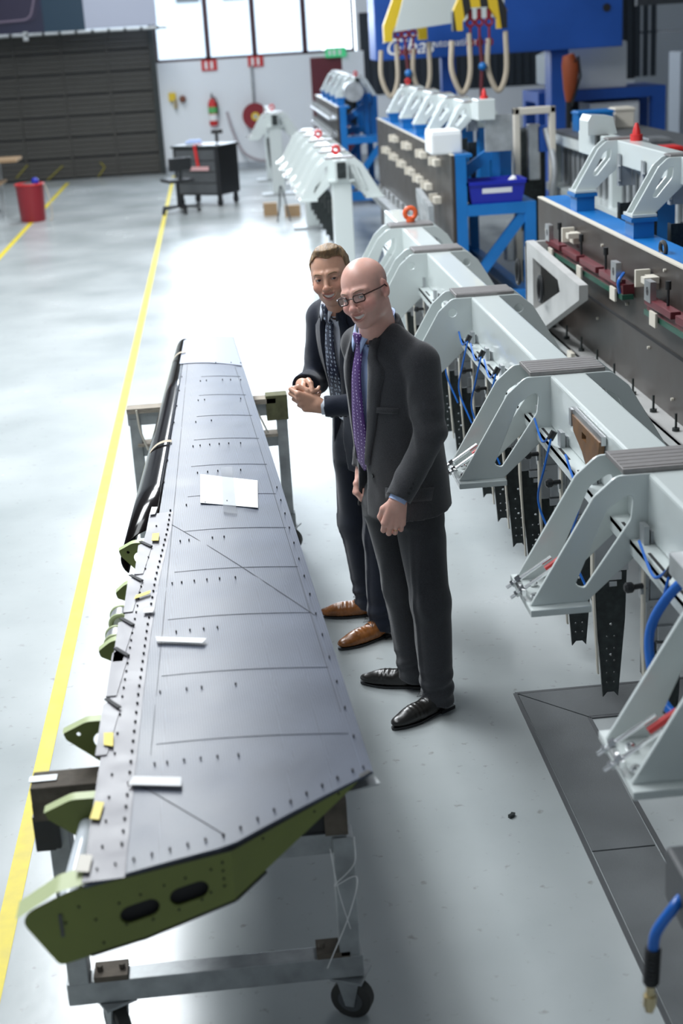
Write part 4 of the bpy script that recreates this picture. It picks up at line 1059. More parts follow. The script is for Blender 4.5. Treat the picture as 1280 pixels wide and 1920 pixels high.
        d = smax(d, -loft(L, T, -.03), .004) if False else d
        hemz = q['hem']+.05*np.clip(L[:, 1], -.2, .2)*q.get('hemtilt', 0); d = smax(d, hemz-z, .005)
        d = d-bulge*(.006*wob(P*np.array([1, 1, .45]), 17)+.003*wob(P*np.array([1, 1, .6]), 42))
        # hollow skirt below the waist so that the trousers come out of it
        d = smax(d, -np.maximum(loft(L, T, -.012), z-.9), .004)
        return d
    lo = O+[-.42, -.42, q['hem']-.03]; hi = O+[.42, .42, 1.63]
    jk = np_mesh('jacket', [nets(f_jacket, lo, hi, .0065)], [q['suit']], None, t, O)
    def fsurf(l, z, grow=0):
        ol, of, aa, bb_ = [float(np.interp(z, T[:, 0], T[:, k])) for k in (1, 2, 3, 4)]; aa += grow; bb_ += grow
        u = max(-.98, min(.98, (l-ol)/aa)); f0 = of+bb_*math.sqrt(1-u*u)
        # sit on the real cloth surface
        for _ in range(4):
            p = np.array([toW((l, f0, z))]); f0 += float(-f_jn(p)[0])*.8 if grow == 0 else 0
        return f0
    f_jn = f_jacket
    # shirt
    ST = T.copy(); ST[:, 3] -= .02; ST[:, 4] -= .024; ST = ST[(ST[:, 0] > .97) & (ST[:, 0] < NZ+.06)]
    def f_shirt(P):
        L = toL(P); d = loft(L, ST)-.0025*wob(P*np.array([1, 1, .5]), 40)
        n = cap(P, nb-zv*.02, nb+(hw((0, -.02, -.09))-nb)*.55, .0655*q['collar'], .062*q['collar']); n = smax(n, -cap(P, nb-zv*.02, nb+(hw((0, -.02, -.09))-nb)*1.2, .058*q['collar'], .057*q['collar']), .002)
        ax_ = ln_(hw((0, -.02, -.09))-nb); top = (P-nb)@ax_-(.062+.22*np.clip(-L[:, 1]+q['neck_f'], -.1, .1)); n = np.maximum(n, top)
        return smin(d, n, .01)
    np_mesh('shirt', [nets(f_shirt, O+[-.3, -.3, .96], O+[.3, .3, 1.66], .0062)], [q['shirt']], None, t, O)
    sf = lambda l, z: (lambda ol, of, aa, bb_: of+bb_*math.sqrt(max(.03, 1-((l-ol)/aa)**2)))(*[float(np.interp(z, ST[:, 0], ST[:, k])) for k in (1, 2, 3, 4)])
    # collar wings
    for sg in (-1, 1):
        l0 = q.get('tl', 0); zt = q['knot']
        rows = []
        for i in range(6):
            k = i/5; l = l0+sg*(.012+.052*k); zz = zt+.012+.045*k; f0 = sf(l*1, min(NZ+.03, zz-.02))+.012-.028*k*0
            fn_ = q['neck_f']+.062*math.cos(k*1.25)+.016; rows.append([(l, fn_-.004, zz+.012), (l+sg*.012*(1-k), max(fn_, 0)+.008, zz-.045*(1-k)-.012)])
        band(loc, rows, q['shirt'], 'collar_wing', t, .003)
    # tie
    zt, ze = q['knot'], q['tie_end']; l0 = q.get('tl', 0); l1 = q.get('tl2', l0); rows = []
    for i in range(25):
        k = i/24; z = zt-(zt-ze)*k; w = .019+.029*min(1, k*1.25); l = l0+(l1-l0)*k
        if i == 24: w = .003
        f0 = max(sf(l, max(.98, z)), q['neck_f']+.06 if k < .1 else -1)+.012+.008*math.sin(PI*k); rows.append([(l+w*c, f0+.004*(1-c*c), z+(.012*abs(c) if i == 23 else 0)) for c in (-1, -.5, 0, .5, 1)])
    tie = band(loc, rows, q['tie'], 'tie', t, .004)
    kb = MB(); kf = rows[1][2][1]
    kb.add([loc((l0+x, kf+y, zt+z)) for x, y, z in ((-.03, -.004, .03), (.03, -.004, .03), (.015, -.002, -.014), (-.015, -.002, -.014), (-.023, .013, .026), (.023, .013, .026), (.011, .012, -.012), (-.011, .012, -.012))],
           [(4, 5, 6, 7), (0, 1, 5, 4), (1, 2, 6, 5), (2, 3, 7, 6), (3, 0, 4, 7), (0, 3, 2, 1)])
    ko = kb.build('tie_knot', q['tie'], t, True); ko.modifiers.new('b', 'BEVEL').width = .005
    # lapels
    for sg in (-1, 1):
        rows = []; zs_ = np.linspace(NZ+.02, q['lap_end'], 15)
        for i, z in enumerate(zs_):
            k = i/14; w0 = np.interp(z, vz, vv); c = np.interp(z, vz, vc); out = .03+.052*math.sin(min(1, k*2.2+.25)*PI/2)*(1-k)**.8+.004
            if k < .2: out = .03+.1*k
            r = []
            for j in range(5):
                l = c+sg*(w0-.003+out*j/4); r.append((l, fsurf(l, z)+.0035+.004*math.sin(PI*j/4), z))
            rows.append(r)
        band(loc, rows, q['suit'], 'lapel', jk if False else t, .003)
    # jacket collar round the back of the neck
    rows = []; of = q['neck_f']-.005; on = q.get('nl', 0)
    for i in range(25):
        th_ = R(-145+290*i/24); cc = math.cos(th_)  # 0 = back
        back = (cc+1)/2; rr_ = (.076-.004*back)*q['collar']
        zt_ = NZ+.005+.08*back; zb_ = zt_-.045-.012*back
        cx = on+math.sin(th_)*rr_; cy = of-cc*rr_-.004
        rows.append([(cx, cy, zt_), (on+math.sin(th_)*(rr_+.012), of-cc*(rr_+.012)-.004, zt_-.004), (on+math.sin(th_)*(rr_+.033), of-cc*(rr_+.028)-.006, zb_)])
    band(loc, rows, q['suit'], 'jacket_collar', t, .003)
    rows = []
    for i in range(29):
        th_ = R(-172+344*i/28); back = (math.cos(th_)+1)/2; rr_ = .067*q['collar']; zt_ = NZ+.032+.07*back
        rows.append([(on+math.sin(th_)*rr_*k_, of-math.cos(th_)*rr_*k_-.002-.01*back*(j_ == 0), zt_-d_) for j_, (k_, d_) in enumerate(((.95, 0), (1.0, .003), (1.06, .06)))])
    band(loc, rows, q['shirt'], 'shirt_collar', t, .0025)
    # buttons, pockets
    for l, z in q['buttons']:
        p = loc((l, fsurf(l, z)+.003, z)); d = fv*.005; MB().cyl(p, tuple(np.array(p)+d), .0085, 12).build('button', 'black', t)
    for l, z, w, h in q['pockets']:
        rows = [[(l+w*(j/4-.5), fsurf(l+w*(j/4-.5), zz)+.004, zz) for j in range(5)] for zz in (z+h/2, z, z-h/2)]
        band(loc, rows, q['suit'], 'pocket_flap', t, .004)
    for A, side in zip(arms, q['cuffs']):
        A = [np.array(v, float) for v in A]; fo = ln_(A[2]-A[1])
        if side is not None:
            MB().tube([Vector(A[2]-fo*.03-O), Vector(A[2]+fo*.012-O)], [.034, .0325], 20, cap=False).build('shirt_cuff', q['shirt'], t, True)
            n = ln_(np.array(side)-fo*(np.array(side)@fo))
            for k in range(4):
                c = A[2]-fo*(.03+.019*k)+n*(.043*q['arm']+.001)-O; MB().cyl(tuple(c), tuple(c+n*.004), .006, 10).build('button', 'black', t)
    # trousers
    legs = [[np.array(v, float) for v in K] for K in q['legs']]
    HT = dens([(.80, 0, 0, q['hip'][0], q['hip'][1]), (.9, 0, 0, q['hip'][0], q['hip'][1]), (.97, 0, 0, q['hip'][0]-.01, q['hip'][1]-.01), (1.02, 0, 0, q['hip'][0]-.015, q['hip'][1]-.015)], 20)
    def f_tr(P):
        L = toL(P); d = loft(L, HT); z = P[:, 2]; lg = []
        for K in legs:
            e = smin(cap(P, K[0], K[1], .097, .078), cap(P, K[1], K[2]-[0, 0, .06], .077, .0635), .03)
            ft = ln_(np.array([*K[3], 0])); bk = ((P-K[2])@ft)
            e = e-.0045*np.exp(-((z-.12)/.06)**2)*np.sin(z*95+bk*30+3*wob(P, 8))-.0055*(ridge(P*np.array([1, 1, .6]), 10)-.3)*(.45+np.exp(-((z-.5)/.12)**2)+np.exp(-((z-.8)/.1)**2))
            side = np.array([-ft[1], ft[0], 0]); cr = np.abs((P-K[1])@side); e = e-.007*np.exp(-(cr/.008)**2)*((P-K[1])@ft > 0)*np.clip((.8-z)/.2, 0, 1)
            e = np.maximum(e, .035+.0*z-.12*np.clip(-bk, -.05, .1)*0+.25*np.clip(bk, 0, .12)-z); lg.append(e)
        d = smin(d, smin(lg[0], lg[1], .012), .04)
        return d-.003*wob(P*np.array([1, 1, .35]), 26)
    np_mesh('trousers', [nets(f_tr, O+[-.32, -.32, .01], O+[.32, .32, 1.03], .0075)], [q['pants']], None, t, O)
    # shoes
    for K in legs:
        ft = ln_(np.array([*K[3], 0])); sd = np.array([-ft[1], ft[0], 0]); hb = np.array([K[2][0], K[2][1], 0])-ft*.06
        fr_ = lambda P: np.stack([(P-hb)@ft, (P-hb)@sd, P[:, 2]], 1)
        def f_sh(P):
            L = fr_(P)
            d = cap(L, (.035, 0, .055), (.10, 0, .05), .036, .04); d = smin(d, cap(L, (.04, 0, .09), (.08, 0, .085), .037, .036), .02)
            d = smin(d, ell(L, (.17, .0, .036), (.085, .044, .036)), .03); d = smin(d, ell(L, (.235, -.0, .028), (.065, .036, .022)), .02)
            d = smax(d, .014-L[:, 2], .003); d = d-.0012*np.exp(-((L[:, 0]-.185)/.03)**2)*np.sin(L[:, 0]*330)
            sl_ = np.maximum(np.abs(L[:, 0]-.205)-.0015, np.abs(L[:, 2]-.04)-.03); return d
        so = np_mesh('shoe', [nets(f_sh, hb+[-.32, -.32, .005], hb+[.32, .32, .14], .0045)], [q['shoe']], None, t, O)
        out = []
        for k in range(28):
            an = 2*PI*k/28; c, s_ = math.cos(an), math.sin(an); hx = .150+.150*c; w = (.046 if .1 < hx < .26 else .036)*(1-.25*(hx > .26)); w = .029+.0145*math.exp(-((hx-.2)/.07)**2); out.append((hx, w*s_*(abs(s_)**-.25 if abs(s_) > .01 else 1)))
        MB().prism(out, .009, lambda x_, y_, z_: tuple(hb+ft*x_+sd*y_+zv*(z_+.003)-O)).build('sole', q['sole'], so)
        MB().prism([(-.002, -.03), (.07, -.034), (.07, .034), (-.002, .03)], .014, lambda x_, y_, z_: tuple(hb+ft*x_+sd*y_+zv*(z_+.001)-O)).build('heel', q['sole'], so)
        mb = MB()
        for k in range(4):
            x_ = .118+.016*k; z_ = .094-.011*k; mb.tube([Vector(hb+ft*x_+sd*(-.017)+zv*(z_-.007)-O), Vector(hb+ft*(x_+.003)+zv*z_-O), Vector(hb+ft*x_+sd*(.017)+zv*(z_-.007)-O)], .0016, 6)
        for sg in (-1, 1):
            mb.tube([Vector(hb+ft*.118+zv*.094-O), Vector(hb+ft*.125+sd*sg*.03+zv*.1-O), Vector(hb+ft*.14+sd*sg*.035+zv*.078-O), Vector(hb+ft*.12+zv*.092-O)], .0014, 6)
        mb.build('lace', q['lace'], so)
    return t, hw, toW, hands
def weave(name, col, var=.25, sheen=.3):
    m = mat(name, col, .85, spec=.25, bump=.35, bscale=700); nt = m.node_tree; N = nt.nodes; L = nt.links; b = N['Principled BSDF']
    n = N.new('ShaderNodeTexNoise'); n.inputs['Scale'].default_value = 420; n.inputs['Detail'].default_value = 2; tc = N.new('ShaderNodeTexCoord'); L.new(tc.outputs['Object'], n.inputs[0])
    r = N.new('ShaderNodeValToRGB'); r.color_ramp.elements[0].color = (*[c*(1-var) for c in col], 1); r.color_ramp.elements[1].color = (*[c*(1+var) for c in col], 1); r.color_ramp.elements[0].position = .35; r.color_ramp.elements[1].position = .65
    L.new(n.outputs[0], r.inputs[0]); L.new(r.outputs[0], b.inputs['Base Color']); b.inputs['Sheen Weight'].default_value = sheen; b.inputs['Sheen Roughness'].default_value = .5; return m
def dotted(name, base, dot_, scale, rad, ring=False):
    m = bpy.data.materials.new(name); m.use_nodes = True; nt = m.node_tree; N = nt.nodes; L = nt.links; b = N['Principled BSDF']
    tc = N.new('ShaderNodeTexCoord'); mp = N.new('ShaderNodeMapping'); mp.inputs['Scale'].default_value = (scale, scale, scale*.8); L.new(tc.outputs['Object'], mp.inputs[0])
    v = N.new('ShaderNodeTexVoronoi'); v.inputs['Scale'].default_value = 1; v.inputs['Randomness'].default_value = .0 if not ring else .25; L.new(mp.outputs[0], v.inputs['Vector'])
    r = N.new('ShaderNodeValToRGB'); r.color_ramp.interpolation = 'CONSTANT'; e = r.color_ramp.elements
    if ring:
        e[0].color = (*base, 1); e[0].position = 0; e[1].color = (*dot_, 1); e[1].position = rad*.45; q = e.new(rad); q.color = (*base, 1)
    else: e[0].color = (*dot_, 1); e[1].color = (*base, 1); e[1].position = rad
    L.new(v.outputs['Distance'], r.inputs[0]); L.new(r.outputs[0], b.inputs['Base Color']); b.inputs['Roughness'].default_value = .45; b.inputs['Sheen Weight'].default_value = .05; return m
M['eye_white'] = mat('eye_white', (.52, .50, .48), .25); M['teeth'] = mat('teeth', (.92, .88, .82), .3)
M['suit_grey'] = weave('charcoal_wool', (.046, .046, .051)); M['suit_navy'] = weave('navy_wool', (.010, .015, .030)); M['shirt_blue'] = mat('pale_blue_cotton', (.42, .53, .8), .8); M['shirt_white'] = mat('white_cotton', (.68, .72, .8), .8)
M['pants_grey'] = weave('charcoal_wool_trousers', (.036, .037, .043)); M['pants_navy'] = weave('navy_wool_trousers', (.009, .013, .027))
M['tie_purple'] = dotted('purple_dotted_silk', (.075, .016, .17), (.6, .5, .75), 95, .26); M['tie_navy'] = dotted('navy_flower_silk', (.008, .014, .045), (.42, .5, .62), 66, .34, True)
M['shoe_black'] = mat('black_leather', (.012, .011, .010), .28, bump=.1, bscale=200); M['shoe_tan'] = mat('tan_leather', (.26, .092, .022), .27, var=.35, vscale=25)
M['hair_brown'] = mat('light_brown_hair', (.25, .155, .075), .5, var=.45, vscale=110, stretch=(1, .15, .15), bump=.8, bscale=300)
M['iris_blue'] = mat('iris_grey', (.04, .045, .05), .5); M['iris_brown'] = mat('iris_brown', (.04, .022, .012), .5)
M['brow_fair'] = mat('fair_brow', (.22, .13, .07), .7); M['brow_grey'] = mat('pale_brow', (.36, .22, .16), .7); M['gold'] = mat('gold', (.8, .55, .2), .2, metal=1)
m1 = dict(O=(.615, 5.25, 0), yaw=62, label='bald man in a charcoal suit, glasses and dotted purple tie, standing nearer', head=(.490, 5.10, 1.693), hs=1.0, face=35, roll=-18, pitch=5, jaw=1.03, neck_f=.095, nz=1.50,
          torso=[(.74, .0, .0, .225, .165), (.85, .0, .0, .215, .16), (.95, 0, 0, .205, .155), (1.1, 0, .015, .2, .152), (1.27, 0, .035, .203, .146), (1.40, 0, .055, .195, .13), (1.47, 0, .07, .15, .105), (1.53, 0, .08, .082, .074), (1.575, 0, .085, .05, .05)],
          arms=[[(.672, 5.065, 1.43), (.697, 5.02, 1.18), (.557, 4.94, .962)], [(.49, 5.38, 1.445), (.53, 5.42, 1.12), (.475, 5.37, .955)]], arm=1.08,
          legs=[[(.655, 5.175, .84), (.685, 5.13, .47), (.70, 5.125, .09), (-.84, -.54)], [(.55, 5.325, .84), (.605, 5.33, .47), (.645, 5.36, .09), (-.92, .34)]],
          hands=[((.557, 4.937, .959), (-.9, -.2, .3), (-.22, .05, -.97), (-.2, -.97, .05), (38, 62, 45), .6, 1.14), ((.47, 5.366, .955), (-.75, -.5, 0), (-.1, -.12, -1), (.45, .1, 0) if False else (-.5, .75, 0), (60, 80, 50), .9)],
          skin=(.76, .43, .35), blush=(.76, .28, .24), stubble=.35, iris='iris_blue', brow='brow_grey', suit='suit_grey', pants='pants_grey', shirt='shirt_blue', tie='tie_purple', shoe='shoe_black', sole='black', lace='black',
          vopen=[(.7, .07, -.09), (.9, .045, -.07), (1.05, .036, -.045), (1.2, .05, -.02), (1.38, .062, 0), (1.51, .055, 0), (1.6, .1, 0)], folds=1, hem=.835, hemtilt=-2.5, collar=1.0, knot=1.505, tie_end=.99, lap_end=1.03, tl2=-.05, buttons=[(.03, .99)], pockets=[(.15, .93, .12, .05), (.12, 1.26, .09, .022)],
          cuffs=[(.5, -1, .2), None], hip=(.165, .125))
t1, hw1, tw1, hd1 = person(m1)
# glasses
gl = MB(); O1 = np.array(m1['O'])
def gpt(x, y, z): return Vector(hw1((x, y, z))-O1)
for sx in (-1, 1):
    lp = [(sx*(.034)+p, q_) for p, q_ in rrect(0, 0, .043, .026, .009, 4)]
    gl.tube([gpt(p, .1065-.45*max(0, abs(p)-.02)**1*.5, q_-.001) for p, q_ in lp+[lp[0]]], .0023, 8, cap=False)
    gl.tube([gpt(sx*.056, .098, .006), gpt(sx*.068, .085, .007), gpt(sx*.0815, .02, .006), gpt(sx*.082, -.01, .008), gpt(sx*.083, -.025, -.008)], .0027, 8)
gl.tube([gpt(-.0125, .107, .002), gpt(0, .1115, .005), gpt(.0125, .107, .002)], .0022, 8)
go = gl.build('spectacle_frame', mat('tortoise_frame', (.04, .012, .008), .25), t1, True)
lens = bpy.data.materials.new('lens_glass'); lens.use_nodes = True; g = lens.node_tree.nodes['Principled BSDF']; g.inputs['Alpha'].default_value = .1; g.inputs['Roughness'].default_value = .03
for sx in (-1, 1):
    lp = [(sx*.034+p, q_) for p, q_ in rrect(0, 0, .042, .025, .009, 4)]
    MB().prism(lp, .0012, lambda x, y, z: gpt(x, .1062-.225*max(0, abs(x)-.02)+z, y-.001)).build('spectacle_lens', lens, go)
# wedding ring on the left ring finger
a_, b_, r_, _, _ = hd1[0][1][6]; d_ = ln_(b_-a_); c_ = a_+d_*.022
MB().tube([Vector(c_-O1), Vector(c_+d_*.006-O1)], .0107, 16, cap=False).build('finger_ring', 'gold', t1, True)
m2 = dict(O=(.565, 6.05, 0), yaw=59, label='fair-haired man in a navy suit and tan shoes, hands clasped, standing behind', head=(.428, 5.88, 1.635), hs=1.0, face=17, roll=-8, pitch=0, jaw=.98, neck_f=.11, nl=.0, nz=1.47,
          torso=[(.74, .0, .0, .205, .14), (.85, .0, .0, .2, .138), (.95, 0, 0, .19, .132), (1.1, 0, .01, .18, .125), (1.25, 0, .035, .19, .128), (1.37, 0, .06, .183, .115), (1.445, 0, .08, .14, .095), (1.51, 0, .095, .078, .072), (1.55, 0, .1, .05, .05)],
          arms=[[(.60, 5.86, 1.41), (.62, 5.80, 1.10), (.365, 5.83, 1.095)], [(.40, 6.15, 1.41), (.355, 6.15, 1.13), (.285, 5.97, 1.165)]], arm=1.0,
          legs=[[(.61, 5.98, .84), (.585, 5.925, .47), (.57, 5.905, .09), (-.88, -.47)], [(.505, 6.11, .84), (.505, 6.14, .47), (.545, 6.16, .09), (-.987, .1)]],
          hands=[((.36, 5.83, 1.098), (-.25, -.05, .95), (-.93, -.05, .3), (-.05, -.98, -.1), (50, 70, 45), .5, 1.12), ((.285, 5.965, 1.165), (.2, -.3, .9), (-.1, -.95, -.25), (-.95, .1, .1), (58, 70, 40), .3, 1.08)],
          skin=(.64, .36, .25), blush=(.62, .24, .17), stubble=0, iris='iris_brown', brow='brow_fair', suit='suit_navy', pants='pants_navy', shirt='shirt_white', tie='tie_navy', shoe='shoe_tan', sole='black', lace='black',
          vopen=[(.7, .07, -.04), (.9, .04, -.05), (1.05, .04, -.045), (1.2, .048, -.025), (1.37, .06, 0), (1.48, .055, 0), (1.57, .1, 0)], folds=.9, hem=.77, hemtilt=-.6, collar=.96, knot=1.475, tl2=-.05, tie_end=1.03, lap_end=1.04, buttons=[(.07, 1.0)], pockets=[(.13, .95, .12, .05)],
          cuffs=[(.2, -.5, -1), None], hip=(.155, .11), hair='hair_brown')
t2_, hw2, tw2, hd2 = person(m2)
M['dark_red'] = mat('deep_red', (.22, .01, .018), .4)
# ------------------------------------------------------------------ things along the back wall
WF = WY
o = thing('fire_extinguisher', 'red fire extinguisher with green band hung on the white back wall', 'extinguisher', (.02, WF-.12, .86))
MB().tube([(0, 0, 0), (0, 0, .03), (0, 0, .42), (0, 0, .5), (0, 0, .52)], [.07, .085, .085, .05, .03], 16).build('cylinder_body', 'red', o, True)
MB().tube([(0, 0, .24), (0, 0, .36)], [.087, .087], 16, cap=False).build('green_band', mat('green_label', (.1, .4, .12), .5), o)
MB().tube([(0, 0, .1), (0, 0, .22)], [.087, .087], 16, cap=False).build('paper_label', 'white_tape', o)
MB().box((0, 0, .56), (.04, .1, .05)).bar((0, 0, .58), (0, -.1, .62), .02, .015).build('valve', 'black', o)
MB().tube(curve([(0, .05, .55), (.08, 0, .5), (.1, 0, .3), (.08, 0, .15)]), .012, 8).build('hose', 'black', o, True)
for x, z, lab in ((.02, 2.0, 'red and white sign above the fire extinguisher'), (.93, 2.02, 'red and white sign above the red hose reel')):
    o = thing('wall_sign', lab, 'sign', (x, WF-.03, z)); MB().box((0, 0, 0), (.3, .012, .2)).build('board', 'red', o)
    MB().box((-.06, -.008, 0), (.05, .006, .14)).build('pictogram', 'white_tape', o); MB().box((.05, -.008, 0), (.05, .006, .14)).build('pictogram', 'white_tape', o)
o = thing('hose_reel', 'red round hose reel on the back wall with a drooping grey hose', 'hose reel', (.84, WF-.25, 1.0))
MB().cyl((0, -.08, 0), (0, -.05, 0), .25, 28).cyl((0, .08, 0), (0, .11, 0), .25, 28).build('side_disc', 'dark_red', o)
MB().cyl((0, -.05, 0), (0, .08, 0), .2, 24).build('coiled_hose', 'grey_dark', o)
MB().cyl((0, -.1, 0), (0, -.08, 0), .08, 16).build('yellow_label', 'yellow', o)
MB().cyl((0, -.12, 0), (0, .24, 0), .04, 12).box((0, .2, 0), (.12, .08, .4)).build('wall_bracket', 'alu', o)
MB().cyl((0, .2, .2), (0, .2, .95), .025, 8).build('supply_pipe', 'alu_dull', o)
MB().tube(curve([(.1, -.02, -.3), (.4, -.1, -.62), (.15, -.12, -.85), (-.25, -.12, -.7), (-.45, -.1, -.3), (-.55, -.05, .12)]), .03, 8).build('hose_tail', mat('grey_hose', (.38, .34, .36), .6), o, True)
o = thing('alarm_unit', 'small yellow and brass alarm unit with red button beside the roller door', 'alarm', (-.75, WF-.06, 1.35))
MB().box((0, 0, .1), (.14, .08, .16), ch=.01).build('case', 'yellow', o); MB().ball((.2, -.02, .05), .07, n=12).build('bell', mat('brown_bell', (.2, .07, .04), .4), o, True)
MB().cyl((.05, -.02, -.12), (.05, -.02, .05), .04, 10).build('pipe', 'brass', o)
o = thing('exit_sign', 'green and white running-man exit sign above the maroon door', 'sign', (2.5, WF-.13, 2.1))
exg = bpy.data.materials.new('exit_green'); exg.use_nodes = True; g = exg.node_tree.nodes['Principled BSDF']; g.inputs['Base Color'].default_value = (.03, .3, .12, 1); g.inputs['Emission Color'].default_value = (.05, .5, .2, 1); g.inputs['Emission Strength'].default_value = .6
MB().box((0, 0, 0), (.4, .05, .18)).build('board', exg, o)
for k, x in enumerate((-.12, -.03, .08)):
    MB().box((x, -.03, 0), (.05, .008, .1)).build('pictogram', 'white_tape', o)
MB().box((0, .05, 0), (.1, .08, .06)).build('wall_bracket', 'black', o)
# hanging banner over the door
o = thing('hanging_banner', 'wide dark blue picture banner with a pale grey end over the roller door', 'banner', (-3.4, 28.4, 2.78))
MB().bb((-2.4, 0, 0), (1.2, .03, 1.3)).build('banner_cloth', mat('banner_navy', (.01, .012, .045), .5, var=.4, vscale=1.2), o)
MB().bb((.45, -.012, .0), (1.2, 0, 1.3)).build('teal_field', mat('banner_teal', (.003, .03, .06), .5), o)
mb = MB(); mb.prism(rounded([(-2.3, .12), (.3, .2), (.42, .6), (.35, 1.3), (-2.3, 1.3)], [.0, .2, .1, 0, 0], 6), .012, lambda x, y, z: (x, -.01-z, y)); mb.build('purple_shape', mat('banner_purple', (.016, .012, .04), .5), o)
mb = MB(); c = rounded([(-2.3, .16), (.22, .24), (.33, .6), (.27, 1.3)], [0, .2, .1, 0], 6)
mb.tube([(x, -.025, z) for x, z in c], .018, 6); mb.build('outline', mat('banner_line', (.2, .16, .22), .5), o)
MB().bb((1.2, 0, .02), (2.52, .03, 1.3)).build('pale_panel', mat('banner_grey', (.42, .45, .55), .5), o)
MB().cyl((-2.4, -.02, -.03), (2.7, -.02, -.03), .028, 8).box((.1, -.03, -.05), (.09, .03, .16)).build('bottom_rail', 'alu_dull', o)
mb = MB()
for k in range(17): mb.cyl((-2.3+.3*k, -.02, -.03), (-2.25+.3*k, -.02, -.03), .034, 8)
tag(mb.build('tie_loop', 'steel_dark', o), kind='stuff')
for x in (-2.2, 2.4): MB().cyl((x, .015, 1.3), (x, .015, 4.22), .008, 6).build('suspension_wire', 'steel_dark', o)
# ------------------------------------------------------------------ blue gantry beam and lifting spreaders
GX, GY = 4.25, 21.0
o = thing('gantry_crane', 'large royal blue gantry beam with small white lettering, on a blue column', 'crane', (GX, GY, 0))
MB().bb((-1.95, -.4, 2.1), (1.5, .4, 3.9), ch=.02).build('gantry_beam', 'crane_blue', o)
MB().bb((.53, -.2, 0), (.79, .2, 2.1), ch=.02).build('column', 'crane_blue', o); MB().bb((.4, -.4, 0), (.95, .4, .05)).build('base_plate', 'crane_blue', o)
MB().bb((-1.0, -.1, .0), (-.8, .1, 2.1)).build('column', 'crane_blue', o)
MB().cyl((1.27, -.41, 2.62), (1.27, -.4, 2.62), .055, 16).build('bolt_hole', 'hole', o)
def text(s, size, loc, parent, m, name='lettering', shear=0):
    cu = bpy.data.curves.new('t', 'FONT'); cu.body = s; cu.size = size; cu.extrude = .002; cu.shear = shear
    ob = bpy.data.objects.new('t', cu); me = bpy.data.meshes.new_from_object(ob); bpy.data.objects.remove(ob)
    me.transform(Matrix.Rotation(PI/2, 4, 'X')); me.materials.clear(); me.materials.append(M[m]); q = link(name, me, parent); q.location = loc; return q
text('Gibas', .3, (-1.83, -.405, 2.17), o, 'white_tape', shear=.3); text('automation', .14, (-1.2, -.405, 2.24), o, 'white_tape')
mb = MB(); mb.tube([(-1.85, -.405, 2.33+0.0), (-1.5, -.405, 2.42), (-1.3, -.405, 2.40)], .008, 6); mb.build('logo_stroke', 'white_tape', o)
# hazard-striped spreader (two stacked arms) hanging in front of the gantry
stripe = bpy.data.materials.new('hazard_stripes'); stripe.use_nodes = True; nt = stripe.node_tree; N = nt.nodes; L_ = nt.links; b = N['Principled BSDF']
tc = N.new('ShaderNodeTexCoord'); mp = N.new('ShaderNodeMapping'); mp.inputs['Rotation'].default_value = (0, R(40), 0); mp.inputs['Scale'].default_value = (6.5, 1, 1); L_.new(tc.outputs['Object'], mp.inputs[0])
sx_ = N.new('ShaderNodeSeparateXYZ'); L_.new(mp.outputs[0], sx_.inputs[0]); fr = N.new('ShaderNodeMath'); fr.operation = 'FRACT'; L_.new(sx_.outputs[0], fr.inputs[0])
gt = N.new('ShaderNodeMath'); gt.operation = 'GREATER_THAN'; gt.inputs[1].default_value = .45; L_.new(fr.outputs[0], gt.inputs[0])
mx = N.new('ShaderNodeMixRGB'); mx.inputs[1].default_value = (.015, .015, .015, 1); mx.inputs[2].default_value = (.68, .46, .02, 1); L_.new(gt.outputs[0], mx.inputs[0]); L_.new(mx.outputs[0], b.inputs['Base Color'])
def arms(mb, w, h, th, t=.11):
    pts = [(-w, -h), (-w+t, -h), (-w+t, -h+.1), (-.1, -.08), (.1, -.08), (w-t, -h+.1), (w-t, -h), (w, -h), (w, -h+.2), (.1, .3), (-.1, .3), (-w, -h+.2)]
    return mb.prism(pts, th, lambda x, y, z: (x, z, y))
def hook(mb, x, z, y=0): mb.box((x, y, z), (.05, .04, .1), ch=.01).ring((x, y, z-.1), .04, .016, 'y', n=12, k=6).cyl((x, y, z-.15), (x, y, z-.28), .014, 6).ring((x, y, z-.32), .035, .014, 'y', n=12, k=6)
def spreader(x, y, z, label, w, m):
    o = thing('lifting_spreader', label, 'lifting gear', (x, y, z)); arms(MB(), w, .32, .12).build('spreader_arm', m, o)
    for sx in (-.28, 0, .3):
        mb = MB(); hook(mb, sx*w/.5*.6, -.14, .06); mb.build('hook_set', 'dark_red', o, True)
    MB().cyl((0, .06, .25), (0, .06, 7-z), .012, 6).build('hoist_chain', 'steel_dark', o)
    for sx in (-.22, .2):
        pts = curve([(sx-.1, .06, -.42), (sx-.11, .06, -.75), (sx, .06, -1.0), (sx+.1, .06, -.8), (sx+.1, .06, -.35)])
        MB().tube(pts, .03, 8).build('sling', 'sling', o, True)
    MB().tube([(0, .05, -.4), (.02, .05, -.7), (.0, .05, -1.0), (.01, .05, -1.3)], .022, 8).build('red_strap', 'maroon', o, True)
    MB().ball((.02, .02, -.72), .05, n=10).build('blue_pad', 'blue_paint', o, True)
    return o
spreader(2.55, 19.3, 2.68, 'yellow lifting spreader hanging in front of the blue beam, left', .28, 'yellow')
spreader(3.1, 17.0, 2.78, 'yellow and black striped lifting spreader with slings, right', .31, stripe)
o = tag(MB().prism([(0, 0), (1.4, .12), (1.4, .5), (.55, .42), (.4, .62), (.2, .6), (.1, .3)], .06, lambda x, y, z: (2.36+x, 18.9+z, 2.48+y)).build('white_carrier_beam', 'white_paint'), 'white carrier bar between the two lifting spreaders', 'lifting gear')
